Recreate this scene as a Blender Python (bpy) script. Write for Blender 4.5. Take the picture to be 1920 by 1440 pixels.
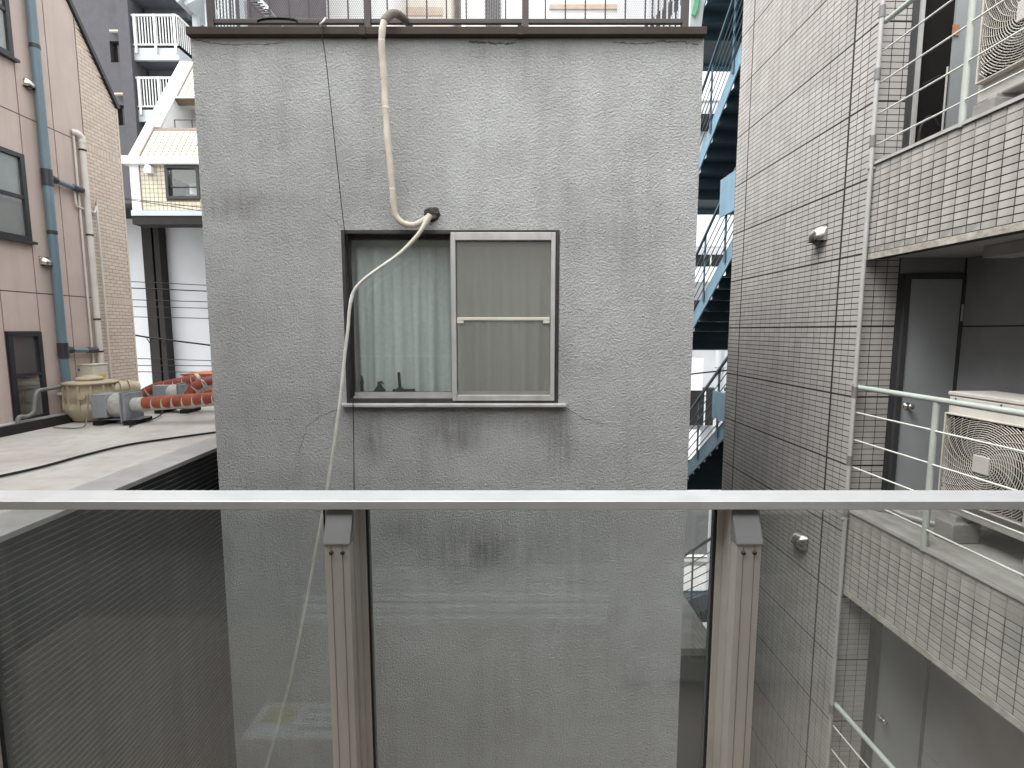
import bpy, math, random
from mathutils import Vector, Matrix
random.seed(7)
R = math.radians
sc = bpy.context.scene
for o in list(bpy.data.objects): bpy.data.objects.remove(o)
C = sc.collection

# ------------------------------------------------------------------ camera, sky, sun, exposure
F = 942.0                                   # focal length in pixels of a 1920 wide picture
TH = math.atan(100.0 / F)                   # pitch, downwards
cam = bpy.data.cameras.new('camera'); co = bpy.data.objects.new('camera', cam); C.objects.link(co)
cam.sensor_width = 36.0; cam.lens = 36.0 * F / 1920.0; cam.clip_start = 0.05; cam.clip_end = 500
co.rotation_euler = (R(90) - TH, 0, 0)
sc.camera = co
w = bpy.data.worlds.new('World'); sc.world = w; w.use_nodes = True
nt = w.node_tree; bg = nt.nodes['Background']
sky = nt.nodes.new('ShaderNodeTexSky'); sky.sky_type = 'NISHITA'; sky.sun_disc = False
SUN_EL, SUN_AZ = 56, 244                    # degrees; azimuth clockwise from +Y
sky.sun_elevation = R(SUN_EL); sky.sun_rotation = R(SUN_AZ); sky.air_density = 1.0; sky.dust_density = 6.0; sky.ozone_density = 1.0
hs = nt.nodes.new('ShaderNodeHueSaturation'); hs.inputs['Saturation'].default_value = 0.15; hs.inputs['Value'].default_value = 1.0
nt.links.new(sky.outputs[0], hs.inputs['Color'])
# cloud layer: the overcast sky is brightest overhead
tcw = nt.nodes.new('ShaderNodeTexCoord'); sxw = nt.nodes.new('ShaderNodeSeparateXYZ'); nt.links.new(tcw.outputs['Generated'], sxw.inputs[0])
cm = nt.nodes.new('ShaderNodeMapRange'); cm.inputs['From Min'].default_value = 0; cm.inputs['From Max'].default_value = 1; cm.inputs['To Min'].default_value = 4.0; cm.inputs['To Max'].default_value = 11.0
nt.links.new(sxw.outputs[2], cm.inputs['Value'])
cc = nt.nodes.new('ShaderNodeCombineColor'); 
for i, tint in enumerate((.97, 1.0, 1.01)):
    mm_ = nt.nodes.new('ShaderNodeMath'); mm_.operation = 'MULTIPLY'; mm_.inputs[1].default_value = tint; nt.links.new(cm.outputs[0], mm_.inputs[0]); nt.links.new(mm_.outputs[0], cc.inputs[i])
mw = nt.nodes.new('ShaderNodeMix'); mw.data_type = 'RGBA'; mw.inputs[0].default_value = .75
nt.links.new(hs.outputs[0], mw.inputs[6]); nt.links.new(cc.outputs[0], mw.inputs[7]); nt.links.new(mw.outputs[2], bg.inputs['Color'])
bg.inputs['Strength'].default_value = 0.15
sl = bpy.data.lights.new('sun', 'SUN'); sl.energy = 1.15; sl.angle = R(28); sl.color = (1.0, 0.985, 0.96)
so = bpy.data.objects.new('sun', sl); C.objects.link(so)
sd = Vector((math.sin(R(SUN_AZ)) * math.cos(R(SUN_EL)), math.cos(R(SUN_AZ)) * math.cos(R(SUN_EL)), math.sin(R(SUN_EL))))
so.rotation_euler = sd.to_track_quat('Z', 'Y').to_euler()
so.location = (0, 0, 20)
vs = sc.view_settings; vs.view_transform = 'Standard'; vs.look = 'None'; vs.gamma = 1.0; vs.exposure = 1.48
try: vs.use_curve_mapping = False
except Exception: pass
sc.cycles.transparent_max_bounces = 24; sc.cycles.max_bounces = 10

# ------------------------------------------------------------------ geometry of the place
PHI = math.atan(18.0 / F)                   # the alley's side walls run this much off square to the grey wall
GROUND = -7.3                               # camera is the zero level while building; everything is lifted at the end
def ray(px, py):
    a = (px - 960) / F; b = (720 - py) / F
    return Vector((a, math.cos(TH) + b * math.sin(TH), -math.sin(TH) + b * math.cos(TH)))
def W(px, py, y):                           # point on the square-on plane y
    d = ray(px, py); t = y / d.y; return (d.x * t, y, d.z * t)
def Wz(px, py, z):
    d = ray(px, py); t = z / d.z; return (d.x * t, d.y * t, z)
def rayT(px, py):
    d = ray(px, py); c, s = math.cos(PHI), math.sin(PHI)
    return Vector((d.x * c + d.y * s, -d.x * s + d.y * c, d.z))
def TX(px, py, x):                          # point on an alley side wall
    d = rayT(px, py); t = x / d.x; return (x, d.y * t, d.z * t)
def TY(px, py, y):
    d = rayT(px, py); t = y / d.y; return (d.x * t, y, d.z * t)
def TZ(px, py, z):
    d = rayT(px, py); t = z / d.z; return (d.x * t, d.y * t, z)
def t2w(p):
    c, s = math.cos(PHI), math.sin(PHI); return (p[0] * c - p[1] * s, p[0] * s + p[1] * c, p[2])

BASE = {}
def props(o, label=None, cat=None, group=None, kind=None):
    if label: o['label'] = label
    if cat: o['category'] = cat
    if group: o['group'] = group
    if kind: o['kind'] = kind
    return o
def thing(name, label, cat, base=(0, 0, 0), frame='W', group=None, kind=None):
    o = bpy.data.objects.new(name, None); C.objects.link(o); o.empty_display_size = .1
    o.location = base if frame == 'W' else t2w(base)
    if frame == 'T': o.rotation_euler = (0, 0, PHI)
    BASE[o.name] = Vector(base)
    return props(o, label, cat, group, kind)
class MB:
    def __init__(s): s.v = []; s.f = []; s.uv = []; s.smooth = False; s.sm = []
    def add(s, vs, fs, uvs=None, sm=False):
        n = len(s.v); s.v += [tuple(p) for p in vs]
        for i, f in enumerate(fs):
            s.f.append([n + k for k in f]); s.sm.append(sm)
            s.uv.append(uvs[i] if uvs else [(0, 0)] * len(f))
        return s
    def box(s, x0, x1, y0, y1, z0, z1):
        x0, x1 = sorted((x0, x1)); y0, y1 = sorted((y0, y1)); z0, z1 = sorted((z0, z1))
        v = [(x0, y0, z0), (x1, y0, z0), (x1, y1, z0), (x0, y1, z0), (x0, y0, z1), (x1, y0, z1), (x1, y1, z1), (x0, y1, z1)]
        return s.add(v, [(0, 3, 2, 1), (4, 5, 6, 7), (0, 1, 5, 4), (1, 2, 6, 5), (2, 3, 7, 6), (3, 0, 4, 7)])
    def bar(s, a, b, wd, h, up=(0, 0, 1)):    # rectangular bar from a to b
        a = Vector(a); b = Vector(b); t = (b - a).normalized(); u = Vector(up)
        sd_ = t.cross(u).normalized(); u = sd_.cross(t).normalized()
        v = []
        for p in (a, b):
            for i, j in ((-1, -1), (1, -1), (1, 1), (-1, 1)): v.append(p + sd_ * (i * wd / 2) + u * (j * h / 2))
        return s.add(v, [(0, 1, 2, 3), (7, 6, 5, 4), (0, 4, 5, 1), (1, 5, 6, 2), (2, 6, 7, 3), (3, 7, 4, 0)])
    def tube(s, path, r, n=10, cap=True):
        P = [Vector(p) for p in path]; L = 0; rings = []; T0 = None
        for i, p in enumerate(P):
            t = (P[min(i + 1, len(P) - 1)] - P[max(i - 1, 0)])
            t = t.normalized() if t.length > 1e-9 else T0
            if T0 is None:
                u = Vector((0, 0, 1)) if abs(t.z) < .9 else Vector((0, 1, 0))
                u = (u - t * u.dot(t)).normalized()
            else:
                u = (u - t * u.dot(t)).normalized()
            T0 = t; q = t.cross(u)
            rr = r[i] if isinstance(r, (list, tuple)) else r
            if i: L += (P[i] - P[i - 1]).length
            rings.append(([p + (u * math.cos(2 * math.pi * k / n) + q * math.sin(2 * math.pi * k / n)) * rr for k in range(n)], L))
        vs_ = [x for rg, _ in rings for x in rg]; fs = []; uv = []
        for i in range(len(P) - 1):
            for k in range(n):
                k2 = (k + 1) % n
                fs.append((i * n + k, i * n + k2, (i + 1) * n + k2, (i + 1) * n + k))
                uv.append([(rings[i][1], k / n), (rings[i][1], (k + 1) / n), (rings[i + 1][1], (k + 1) / n), (rings[i + 1][1], k / n)])
        s.add(vs_, fs, uv, True)
        if cap:
            s.add(rings[0][0], [tuple(range(n - 1, -1, -1))]); s.add(rings[-1][0], [tuple(range(n))])
        return s
    def lathe(s, prof, n=24, c=(0, 0, 0), axis='z'):
        vs_ = []
        for r_, h in prof:
            for k in range(n):
                a = 2 * math.pi * k / n; x, y = r_ * math.cos(a), r_ * math.sin(a)
                p = (x, y, h) if axis == 'z' else ((h, x, y) if axis == 'x' else (x, h, y))
                vs_.append((p[0] + c[0], p[1] + c[1], p[2] + c[2]))
        fs = []
        for i in range(len(prof) - 1):
            for k in range(n):
                k2 = (k + 1) % n
                f = (i * n + k, i * n + k2, (i + 1) * n + k2, (i + 1) * n + k)
                fs.append(f if axis != 'y' else f[::-1])
        return s.add(vs_, fs, None, True)
    def prism(s, poly, a0, a1, axis='y'):     # poly: 2-D points (the other two axes in order)
        def mk(p, h):
            return (h, p[0], p[1]) if axis == 'x' else ((p[0], h, p[1]) if axis == 'y' else (p[0], p[1], h))
        n = len(poly); v = [mk(p, a0) for p in poly] + [mk(p, a1) for p in poly]
        return s.add(v, [tuple(range(n)), tuple(range(2 * n - 1, n - 1, -1))] + [(i, i + n, (i + 1) % n + n, (i + 1) % n) for i in range(n)])
    def mesh(s, name, off=(0, 0, 0)):
        me = bpy.data.meshes.new(name); o = Vector(off)
        me.from_pydata([tuple(Vector(p) - o) for p in s.v], [], s.f)
        uvl = me.uv_layers.new(name='UVMap'); i = 0
        flat = []
        for u in s.uv:
            for q in u: flat += [q[0], q[1]]
        uvl.data.foreach_set('uv', flat)
        me.polygons.foreach_set('use_smooth', s.sm)
        me.update()
        return me
    def part(s, name, mat, parent, bevel=0, label=None, kind=None, fix=True):
        off = BASE.get(parent.name, Vector((0, 0, 0)))
        me = s.mesh(name, off); me.materials.append(mat)
        if fix:
            import bmesh
            bm = bmesh.new(); bm.from_mesh(me); bmesh.ops.recalc_face_normals(bm, faces=bm.faces); bm.to_mesh(me); bm.free()
        o = bpy.data.objects.new(name, me); C.objects.link(o); o.parent = parent
        BASE[o.name] = off
        if bevel: addbevel(o, bevel)
        return props(o, label, None, None, kind)
    def top(s, name, mat, label, cat, base=(0, 0, 0), frame='W', group=None, kind=None, bevel=0):
        import bmesh
        me = s.mesh(name, base); me.materials.append(mat)
        bm = bmesh.new(); bm.from_mesh(me); bmesh.ops.recalc_face_normals(bm, faces=bm.faces); bm.to_mesh(me); bm.free()
        o = bpy.data.objects.new(name, me); C.objects.link(o)
        o.location = base if frame == 'W' else t2w(base)
        if frame == 'T': o.rotation_euler = (0, 0, PHI)
        BASE[o.name] = Vector(base)
        if bevel: addbevel(o, bevel)
        return props(o, label, cat, group, kind)
def addbevel(o, wd):
    m = o.modifiers.new('bevel', 'BEVEL'); m.width = wd; m.segments = 2; m.limit_method = 'ANGLE'; m.angle_limit = R(40)
def smooth_path(pts, k=5):
    P = [Vector(p) for p in pts]; out = []
    for i in range(len(P) - 1):
        p0 = P[max(i - 1, 0)]; p1 = P[i]; p2 = P[i + 1]; p3 = P[min(i + 2, len(P) - 1)]
        for j in range(k):
            t = j / k
            out.append(.5 * ((2 * p1) + (-p0 + p2) * t + (2 * p0 - 5 * p1 + 4 * p2 - p3) * t * t + (-p0 + 3 * p1 - 3 * p2 + p3) * t ** 3))
    out.append(P[-1]); return out
def copy_tree(o, parent=None):
    c = o.copy(); C.objects.link(c)
    if parent: c.parent = parent
    for ch in [x for x in bpy.data.objects if x.parent == o]: copy_tree(ch, c)
    return c

# ------------------------------------------------------------------ materials
def M(name, c1, c2=None, scale=4, rough=.6, bump=0, bscale=60, metal=0, streak=0, island=0, detail=6, spec=.5, streak_col=(.05, .045, .04), bdist=.01, transl=0):
    m = bpy.data.materials.new(name); m.use_nodes = True; n = m.node_tree; b = n.nodes['Principled BSDF']; L = n.links.new
    c2 = c2 or tuple(x * .8 for x in c1)
    tc = n.nodes.new('ShaderNodeTexCoord'); no = n.nodes.new('ShaderNodeTexNoise'); no.inputs['Scale'].default_value = scale; no.inputs['Detail'].default_value = detail
    L(tc.outputs['Object'], no.inputs['Vector'])
    mr = n.nodes.new('ShaderNodeMapRange'); mr.inputs['From Min'].default_value = .32; mr.inputs['From Max'].default_value = .68
    L(no.outputs['Fac'], mr.inputs['Value'])
    mx = n.nodes.new('ShaderNodeMix'); mx.data_type = 'RGBA'; mx.inputs[6].default_value = (*c1, 1); mx.inputs[7].default_value = (*c2, 1)
    L(mr.outputs[0], mx.inputs[0]); col = mx.outputs[2]
    if island:
        ge = n.nodes.new('ShaderNodeNewGeometry'); oi = n.nodes.new('ShaderNodeObjectInfo')
        ad = n.nodes.new('ShaderNodeMath'); ad.operation = 'ADD'; L(ge.outputs['Random Per Island'], ad.inputs[0]); L(oi.outputs['Random'], ad.inputs[1])
        fr = n.nodes.new('ShaderNodeMath'); fr.operation = 'FRACT'; L(ad.outputs[0], fr.inputs[0])
        m2 = n.nodes.new('ShaderNodeMapRange'); m2.inputs['To Min'].default_value = 1 - island; m2.inputs['To Max'].default_value = 1 + island * .6; L(fr.outputs[0], m2.inputs['Value'])
        hv = n.nodes.new('ShaderNodeHueSaturation'); L(col, hv.inputs['Color']); L(m2.outputs[0], hv.inputs['Value']); col = hv.outputs[0]
    if streak:
        mp = n.nodes.new('ShaderNodeMapping'); mp.inputs['Scale'].default_value = (5, 5, .5); L(tc.outputs['Object'], mp.inputs['Vector'])
        n2 = n.nodes.new('ShaderNodeTexNoise'); n2.inputs['Scale'].default_value = 1.6; n2.inputs['Detail'].default_value = 5; L(mp.outputs[0], n2.inputs['Vector'])
        m3 = n.nodes.new('ShaderNodeMapRange'); m3.inputs['From Min'].default_value = .48; m3.inputs['From Max'].default_value = .78; m3.inputs['To Max'].default_value = streak; L(n2.outputs['Fac'], m3.inputs['Value'])
        m4 = n.nodes.new('ShaderNodeMix'); m4.data_type = 'RGBA'; L(m3.outputs[0], m4.inputs[0]); L(col, m4.inputs[6]); m4.inputs[7].default_value = (*streak_col, 1); col = m4.outputs[2]
    L(col, b.inputs['Base Color']); b.inputs['Roughness'].default_value = rough; b.inputs['Metallic'].default_value = metal
    b.inputs['Specular IOR Level'].default_value = spec
    if bump:
        n3 = n.nodes.new('ShaderNodeTexNoise'); n3.inputs['Scale'].default_value = bscale; n3.inputs['Detail'].default_value = 4; L(tc.outputs['Object'], n3.inputs['Vector'])
        bp = n.nodes.new('ShaderNodeBump'); bp.inputs['Strength'].default_value = bump; bp.inputs['Distance'].default_value = bdist; L(n3.outputs['Fac'], bp.inputs['Height']); L(bp.outputs[0], b.inputs['Normal'])
    m['_'] = 0
    return m

STX = (-2.397 + 1.433) / 2
def stucco():
    m = bpy.data.materials.new('grey_stucco'); m.use_nodes = True; n = m.node_tree; b = n.nodes['Principled BSDF']; L = n.links.new
    tc = n.nodes.new('ShaderNodeTexCoord'); V = tc.outputs['Object']
    def noise(scale, detail=5, vec=V, dist=0, rough=.5):
        q = n.nodes.new('ShaderNodeTexNoise'); q.inputs['Scale'].default_value = scale; q.inputs['Detail'].default_value = detail; q.inputs['Distortion'].default_value = dist; q.inputs['Roughness'].default_value = rough; L(vec, q.inputs['Vector']); return q.outputs['Fac']
    def mrange(x, a, b_, c=0, d=1, smooth=False):
        q = n.nodes.new('ShaderNodeMapRange'); q.inputs['From Min'].default_value = a; q.inputs['From Max'].default_value = b_; q.inputs['To Min'].default_value = c; q.inputs['To Max'].default_value = d
        if smooth: q.interpolation_type = 'SMOOTHSTEP'
        L(x, q.inputs['Value']); return q.outputs[0]
    def math_(op, x, y):
        q = n.nodes.new('ShaderNodeMath'); q.operation = op
        for i, z in enumerate((x, y)):
            if isinstance(z, (int, float)): q.inputs[i].default_value = z
            else: L(z, q.inputs[i])
        return q.outputs[0]
    def mixc(f, a, c):
        q = n.nodes.new('ShaderNodeMix'); q.data_type = 'RGBA'
        if isinstance(f, float): q.inputs[0].default_value = f
        else: L(f, q.inputs[0])
        for i, z in ((6, a), (7, c)):
            if isinstance(z, tuple): q.inputs[i].default_value = (*z, 1)
            else: L(z, q.inputs[i])
        return q.outputs[2]
    col = mixc(mrange(noise(.9, 3), .35, .65), (.50, .505, .505), (.42, .422, .415))
    col = mixc(mrange(noise(2.6, 8, V, .4, .62), .38, .70, 0, .5), col, (.315, .315, .308))
    mp = n.nodes.new('ShaderNodeMapping'); mp.inputs['Scale'].default_value = (4, 4, .45); L(V, mp.inputs['Vector'])
    st = mrange(noise(1.5, 6, mp.outputs[0], .3), .52, .72)
    col = mixc(math_('MULTIPLY', st, .22), col, (.20, .195, .188))
    mp2 = n.nodes.new('ShaderNodeMapping'); mp2.inputs['Scale'].default_value = (16, 16, 1.0); L(V, mp2.inputs['Vector'])
    fine = mrange(noise(1.8, 5, mp2.outputs[0]), .4, .65)
    bl = None                                  # blotches of soot where they sit on the wall: (x, z, rx, rz, amount)
    for (px, py, rx, rz, am) in ((430, 385, .75, .16, .5), (1010, 120, .35, .35, .45), (1170, 420, .5, .5, .45), (700, 815, .14, .3, .8), (850, 810, .32, .2, .95),
                                 (1050, 830, .16, .3, .9), (900, 1030, .55, .3, .95), (1190, 300, .35, .9, .3), (700, 340, .35, .3, .3), (500, 250, .3, .5, .2), (1000, 800, .5, .12, .6), (900, 100, .5, .1, .4), (1250, 200, .2, .6, .3), (760, 1000, .3, .2, .5)):
        x, _, z = W(px, py, 4.0); x -= STX; z -= GROUND      # in the wall's own coordinates
        mm = n.nodes.new('ShaderNodeMapping'); mm.vector_type = 'POINT'; mm.inputs['Location'].default_value = (-x / rx, 0, -z / rz); mm.inputs['Scale'].default_value = (1 / rx, 0, 1 / rz)
        L(V, mm.inputs['Vector']); ln = n.nodes.new('ShaderNodeVectorMath'); ln.operation = 'LENGTH'; L(mm.outputs[0], ln.inputs[0])
        q = mrange(ln.outputs['Value'], 0.1, 1.25, am, 0, True)
        bl = q if bl is None else math_('MAXIMUM', bl, q)
    blot = math_('MULTIPLY', bl, math_('ADD', math_('MULTIPLY', mrange(noise(3.2, 6), .38, .62), .6), math_('MULTIPLY', fine, .4)))
    col = mixc(math_('MULTIPLY', blot, 1.0), col, (.13, .127, .12))
    worm = noise(56, 3, V, .5, .6); ridge = math_('ADD', math_('MULTIPLY', mrange(worm, .40, .66, 0, 1), .7), math_('MULTIPLY', mrange(noise(95, 2, V, .6), .35, .65), .45))
    grit = noise(150, 3)
    col = mixc(math_('MULTIPLY', mrange(worm, .30, .50, 1, 0), .22), col, (.22, .22, .213))
    L(col, b.inputs['Base Color']); b.inputs['Roughness'].default_value = .85; b.inputs['Specular IOR Level'].default_value = .25
    h = math_('ADD', ridge, math_('MULTIPLY', grit, .25))
    bp = n.nodes.new('ShaderNodeBump'); bp.inputs['Strength'].default_value = .9; bp.inputs['Distance'].default_value = .009; L(h, bp.inputs['Height']); L(bp.outputs[0], b.inputs['Normal'])
    return m

def glassmat(name, tint=(.93, .95, .94), refl=1.0, rough=0.0, dirt_veil=.06, dcol=(.4, .4, .38)):
    m = bpy.data.materials.new(name); m.use_nodes = True; n = m.node_tree; L = n.links.new; n.nodes.remove(n.nodes['Principled BSDF'])
    out = n.nodes['Material Output']; tr = n.nodes.new('ShaderNodeBsdfTransparent'); tr.inputs[0].default_value = (*tint, 1)
    gl = n.nodes.new('ShaderNodeBsdfGlossy'); gl.inputs['Roughness'].default_value = rough; gl.inputs['Color'].default_value = (refl, refl, refl, 1)
    fr = n.nodes.new('ShaderNodeFresnel'); ge = n.nodes.new('ShaderNodeNewGeometry')
    ir = n.nodes.new('ShaderNodeMapRange'); ir.inputs['To Min'].default_value = 1.62; ir.inputs['To Max'].default_value = 1 / 1.62   # thin pane: the far face reflects like the near one
    L(ge.outputs['Backfacing'], ir.inputs['Value']); L(ir.outputs[0], fr.inputs['IOR'])
    mx = n.nodes.new('ShaderNodeMixShader'); L(fr.outputs[0], mx.inputs[0]); L(tr.outputs[0], mx.inputs[1]); L(gl.outputs[0], mx.inputs[2])
    df = n.nodes.new('ShaderNodeBsdfDiffuse'); df.inputs[0].default_value = (*dcol, 1)
    tc = n.nodes.new('ShaderNodeTexCoord'); no = n.nodes.new('ShaderNodeTexNoise'); no.inputs['Scale'].default_value = 2.2; no.inputs['Detail'].default_value = 6; L(tc.outputs['Object'], no.inputs['Vector'])
    mr = n.nodes.new('ShaderNodeMapRange'); mr.inputs['From Min'].default_value = .3; mr.inputs['From Max'].default_value = .75; mr.inputs['To Min'].default_value = dirt_veil * .5; mr.inputs['To Max'].default_value = dirt_veil * 1.4; L(no.outputs['Fac'], mr.inputs['Value'])
    m2 = n.nodes.new('ShaderNodeMixShader'); L(mr.outputs[0], m2.inputs[0]); L(mx.outputs[0], m2.inputs[1]); L(df.outputs[0], m2.inputs[2]); L(m2.outputs[0], out.inputs[0])
    return m

def screenmat():
    m = bpy.data.materials.new('insect_screen'); m.use_nodes = True; n = m.node_tree; L = n.links.new; b = n.nodes['Principled BSDF']
    b.inputs['Base Color'].default_value = (.30, .29, .26, 1); b.inputs['Roughness'].default_value = .8
    tr = n.nodes.new('ShaderNodeBsdfTransparent'); mx = n.nodes.new('ShaderNodeMixShader'); mx.inputs[0].default_value = .33
    L(tr.outputs[0], mx.inputs[1]); L(b.outputs[0], mx.inputs[2]); L(mx.outputs[0], n.nodes['Material Output'].inputs[0]); return m

def redpipe():
    m = bpy.data.materials.new('red_painted_duct'); m.use_nodes = True; n = m.node_tree; L = n.links.new; b = n.nodes['Principled BSDF']
    uv = n.nodes.new('ShaderNodeUVMap'); sp = n.nodes.new('ShaderNodeSeparateXYZ'); L(uv.outputs[0], sp.inputs[0])
    def ma(op, x, y=0, z=None):
        q = n.nodes.new('ShaderNodeMath'); q.operation = op
        for i, k in enumerate((x, y)):
            if isinstance(k, (int, float)): q.inputs[i].default_value = k
            else: L(k, q.inputs[i])
        return q.outputs[0]
    # v: 0 at the top of the pipe, .5 at the bottom -> d = distance from the top 0..1
    d = ma('MULTIPLY', ma('SUBTRACT', .5, ma('ABSOLUTE', ma('SUBTRACT', sp.outputs[1], .5))), 2)
    k = ma('ABSOLUTE', ma('SUBTRACT', ma('FRACT', ma('DIVIDE', sp.outputs[0], .115)), .5))      # 0.5 on the seam
    lim = ma('SUBTRACT', .72, ma('MULTIPLY', ma('POWER', ma('MULTIPLY', k, 2), 7), .55))
    tc = n.nodes.new('ShaderNodeTexCoord'); no = n.nodes.new('ShaderNodeTexNoise'); no.inputs['Scale'].default_value = 22; L(tc.outputs['Object'], no.inputs['Vector'])
    lim = ma('ADD', lim, ma('MULTIPLY', ma('SUBTRACT', no.outputs[0], .5), .22))
    f = n.nodes.new('ShaderNodeMapRange'); L(ma('SUBTRACT', lim, d), f.inputs['Value']); f.inputs['From Min'].default_value = -.05; f.inputs['From Max'].default_value = .05
    n2 = n.nodes.new('ShaderNodeTexNoise'); n2.inputs['Scale'].default_value = 6; L(tc.outputs['Object'], n2.inputs['Vector'])
    rc = n.nodes.new('ShaderNodeMix'); rc.data_type = 'RGBA'; rc.inputs[6].default_value = (.19, .032, .024, 1); rc.inputs[7].default_value = (.28, .07, .03, 1)
    r2 = n.nodes.new('ShaderNodeMapRange'); r2.inputs['From Min'].default_value = .4; r2.inputs['From Max'].default_value = .65; L(n2.outputs[0], r2.inputs['Value']); L(r2.outputs[0], rc.inputs[0])
    mx = n.nodes.new('ShaderNodeMix'); mx.data_type = 'RGBA'; L(f.outputs[0], mx.inputs[0]); mx.inputs[6].default_value = (.48, .45, .41, 1); L(rc.outputs[2], mx.inputs[7])
    L(mx.outputs[2], b.inputs['Base Color']); b.inputs['Roughness'].default_value = .55; return m

m_stucco = stucco()
m_tile = M('grey_wall_tile', (.46, .44, .418), (.405, .385, .363), 3, .27, island=.07, streak=.25, streak_col=(.16, .15, .14))
m_tile2 = M('parapet_tile', (.42, .40, .375), (.36, .342, .32), 3, .32, island=.14, streak=.45, streak_col=(.16, .15, .14))
m_grout = M('dark_joint', (.03, .022, .024), (.022, .016, .018), 8, .9)
m_brown = M('brown_metal', (.055, .041, .032), (.045, .033, .027), 6, .6, streak=.3, spec=.15)
m_rail_brown = M('brown_rail_paint', (.05, .032, .03), (.035, .024, .022), 9, .5)
m_alu = M('brushed_aluminium', (.67, .68, .69), (.60, .61, .62), 12, .42, metal=.6)
m_alu2 = M('aluminium_post', (.60, .585, .545), (.52, .505, .465), 5, .5, metal=.5, streak=.3, streak_col=(.24, .20, .15))
m_bracket = M('shaded_bracket_grey', (.21, .217, .217), (.185, .19, .19), 9, .5, metal=.2)  # shade below the handrail put into a darker grey; also draws post grooves
m_alu_w = M('white_aluminium_sash', (.50, .495, .48), (.42, .415, .40), 7, .45, metal=.2, streak=.4, streak_col=(.2, .17, .15))
m_frame_dk = M('dirty_window_frame', (.06, .054, .05), (.035, .032, .03), 12, .5, metal=.3, streak=.4)
m_blackframe = M('black_window_frame', (.018, .018, .022), (.025, .025, .03), 5, .35)
m_gasket = M('black_gasket', (.012, .011, .010), None, 5, .6)
m_glass = glassmat('balustrade_glass', (.975, .99, .98), .92, 0, .10, (.60, .635, .62))  # pale veil mixed in with the dirt brightens the view through the panes
m_winglass = glassmat('window_glass', (.94, .96, .955), 1, 0, .04)
m_dkglass = glassmat('dark_window_glass', (.35, .4, .4), 1.0, .02, .03)
m_screen = screenmat()
m_curtain = M('pale_curtain', (.67, .70, .68), (.59, .62, .605), 30, .9, bump=.15, bscale=200)
m_curtain_w = M('white_curtain', (.72, .76, .75), (.62, .67, .67), 6, .9)
m_room = M('dim_room', (.10, .10, .095), None, 3, .9)
m_hose = M('dirty_white_wrap', (.60, .55, .46), (.46, .41, .33), 9, .7, bump=.3, bscale=40)
m_tape = M('grey_brown_tape', (.16, .125, .10), (.11, .09, .075), 20, .7, bump=.3, bscale=60)
m_cable = M('off_white_cable', (.72, .71, .65), (.58, .57, .51), 12, .5)
m_black = M('black_rubber', (.013, .013, .013), (.02, .019, .018), 8, .7, spec=.2)
m_putty = M('dark_putty', (.07, .06, .05), (.03, .027, .024), 30, .9, bump=.8, bscale=60)
m_crack = M('crack_line', (.11, .105, .10), None, 5, .9)
m_siding = M('dark_siding', (.030, .031, .033), (.022, .023, .025), 4, .42, metal=.3, streak=.4, streak_col=(.06, .06, .055))
m_rib_highlight = M('siding_rib_highlight', (.21, .22, .21), (.13, .14, .13), 4, .4, metal=.4, streak=.4, streak_col=(.03, .03, .03))  # highlights along the siding ridges, painted as a pale colour
m_roof = M('weathered_roof_sheet', (.52, .50, .475), (.40, .37, .34), 1.6, .55, bump=.3, bscale=8, streak=.5, streak_col=(.30, .25, .21), detail=9)
m_flash = M('roof_edge_flashing', (.48, .485, .50), (.36, .35, .34), 2.5, .4, metal=.2, streak=.3, streak_col=(.25, .17, .12))
m_pink = M('pinkish_render', (.53, .43, .385), (.485, .39, .35), 3.5, .85, bump=.35, bscale=160, streak=.25, streak_col=(.27, .20, .17))
m_pinkj = M('panel_joint', (.17, .10, .10), None, 5, .9)
m_bricktile = M('beige_brick_tile', (.60, .50, .415), (.55, .455, .38), 4, .6, island=.08)
m_brickj = M('brick_tile_joint', (.22, .165, .135), None, 5, .9)
m_bluepipe = M('blue_grey_pipe', (.135, .20, .235), (.11, .165, .195), 3, .35, streak=.2)
m_dkpipe = M('dark_pipe_fitting', (.03, .035, .04), None, 5, .4)
m_whpipe = M('beige_white_pipe', (.66, .62, .56), (.56, .52, .47), 5, .45)
m_hood = M('metal_vent_hood', (.62, .59, .54), (.5, .47, .43), 6, .22, metal=.9)
m_tank = M('beige_tank_plastic', (.47, .40, .28), (.38, .315, .22), 5, .5, streak=.35, streak_col=(.2, .155, .10))
m_box = M('cream_box_paint', (.62, .60, .50), (.55, .53, .44), 5, .4)
m_fan = M('grey_fan_paint', (.33, .35, .38), (.26, .27, .29), 5, .45, metal=.2, streak=.3)
m_silver = M('pale_tape_duct', (.56, .55, .53), (.42, .40, .38), 14, .4, metal=.3)
m_red = redpipe()
m_rust = M('orange_rust', (.42, .13, .05), (.3, .09, .04), 20, .7)
m_cream = M('cream_tile', (.60, .55, .43), (.54, .49, .38), 3, .4, island=.07)
m_creamj = M('tan_joint', (.20, .155, .11), None, 5, .9)
m_white = M('white_paint', (.76, .76, .75), (.72, .72, .71), 3, .5)
m_whpanel = M('white_wall_panel', (.60, .61, .63), (.55, .56, .58), 1.5, .5)
m_dkcol = M('dark_brown_grey_paint', (.026, .024, .024), (.034, .03, .029), 4, .7, spec=.15)
m_apt = M('dark_slate_render', (.085, .083, .095), (.07, .068, .078), 3, .8, bump=.4, bscale=20, streak=.2)
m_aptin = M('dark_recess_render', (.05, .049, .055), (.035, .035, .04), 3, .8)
m_beam = M('pale_blue_grey_steel', (.50, .54, .56), (.42, .46, .48), 2, .5)
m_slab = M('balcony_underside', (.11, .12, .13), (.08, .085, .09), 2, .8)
m_tanpipe = M('tan_pipe', (.55, .44, .34), (.48, .38, .30), 3, .5)
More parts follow.
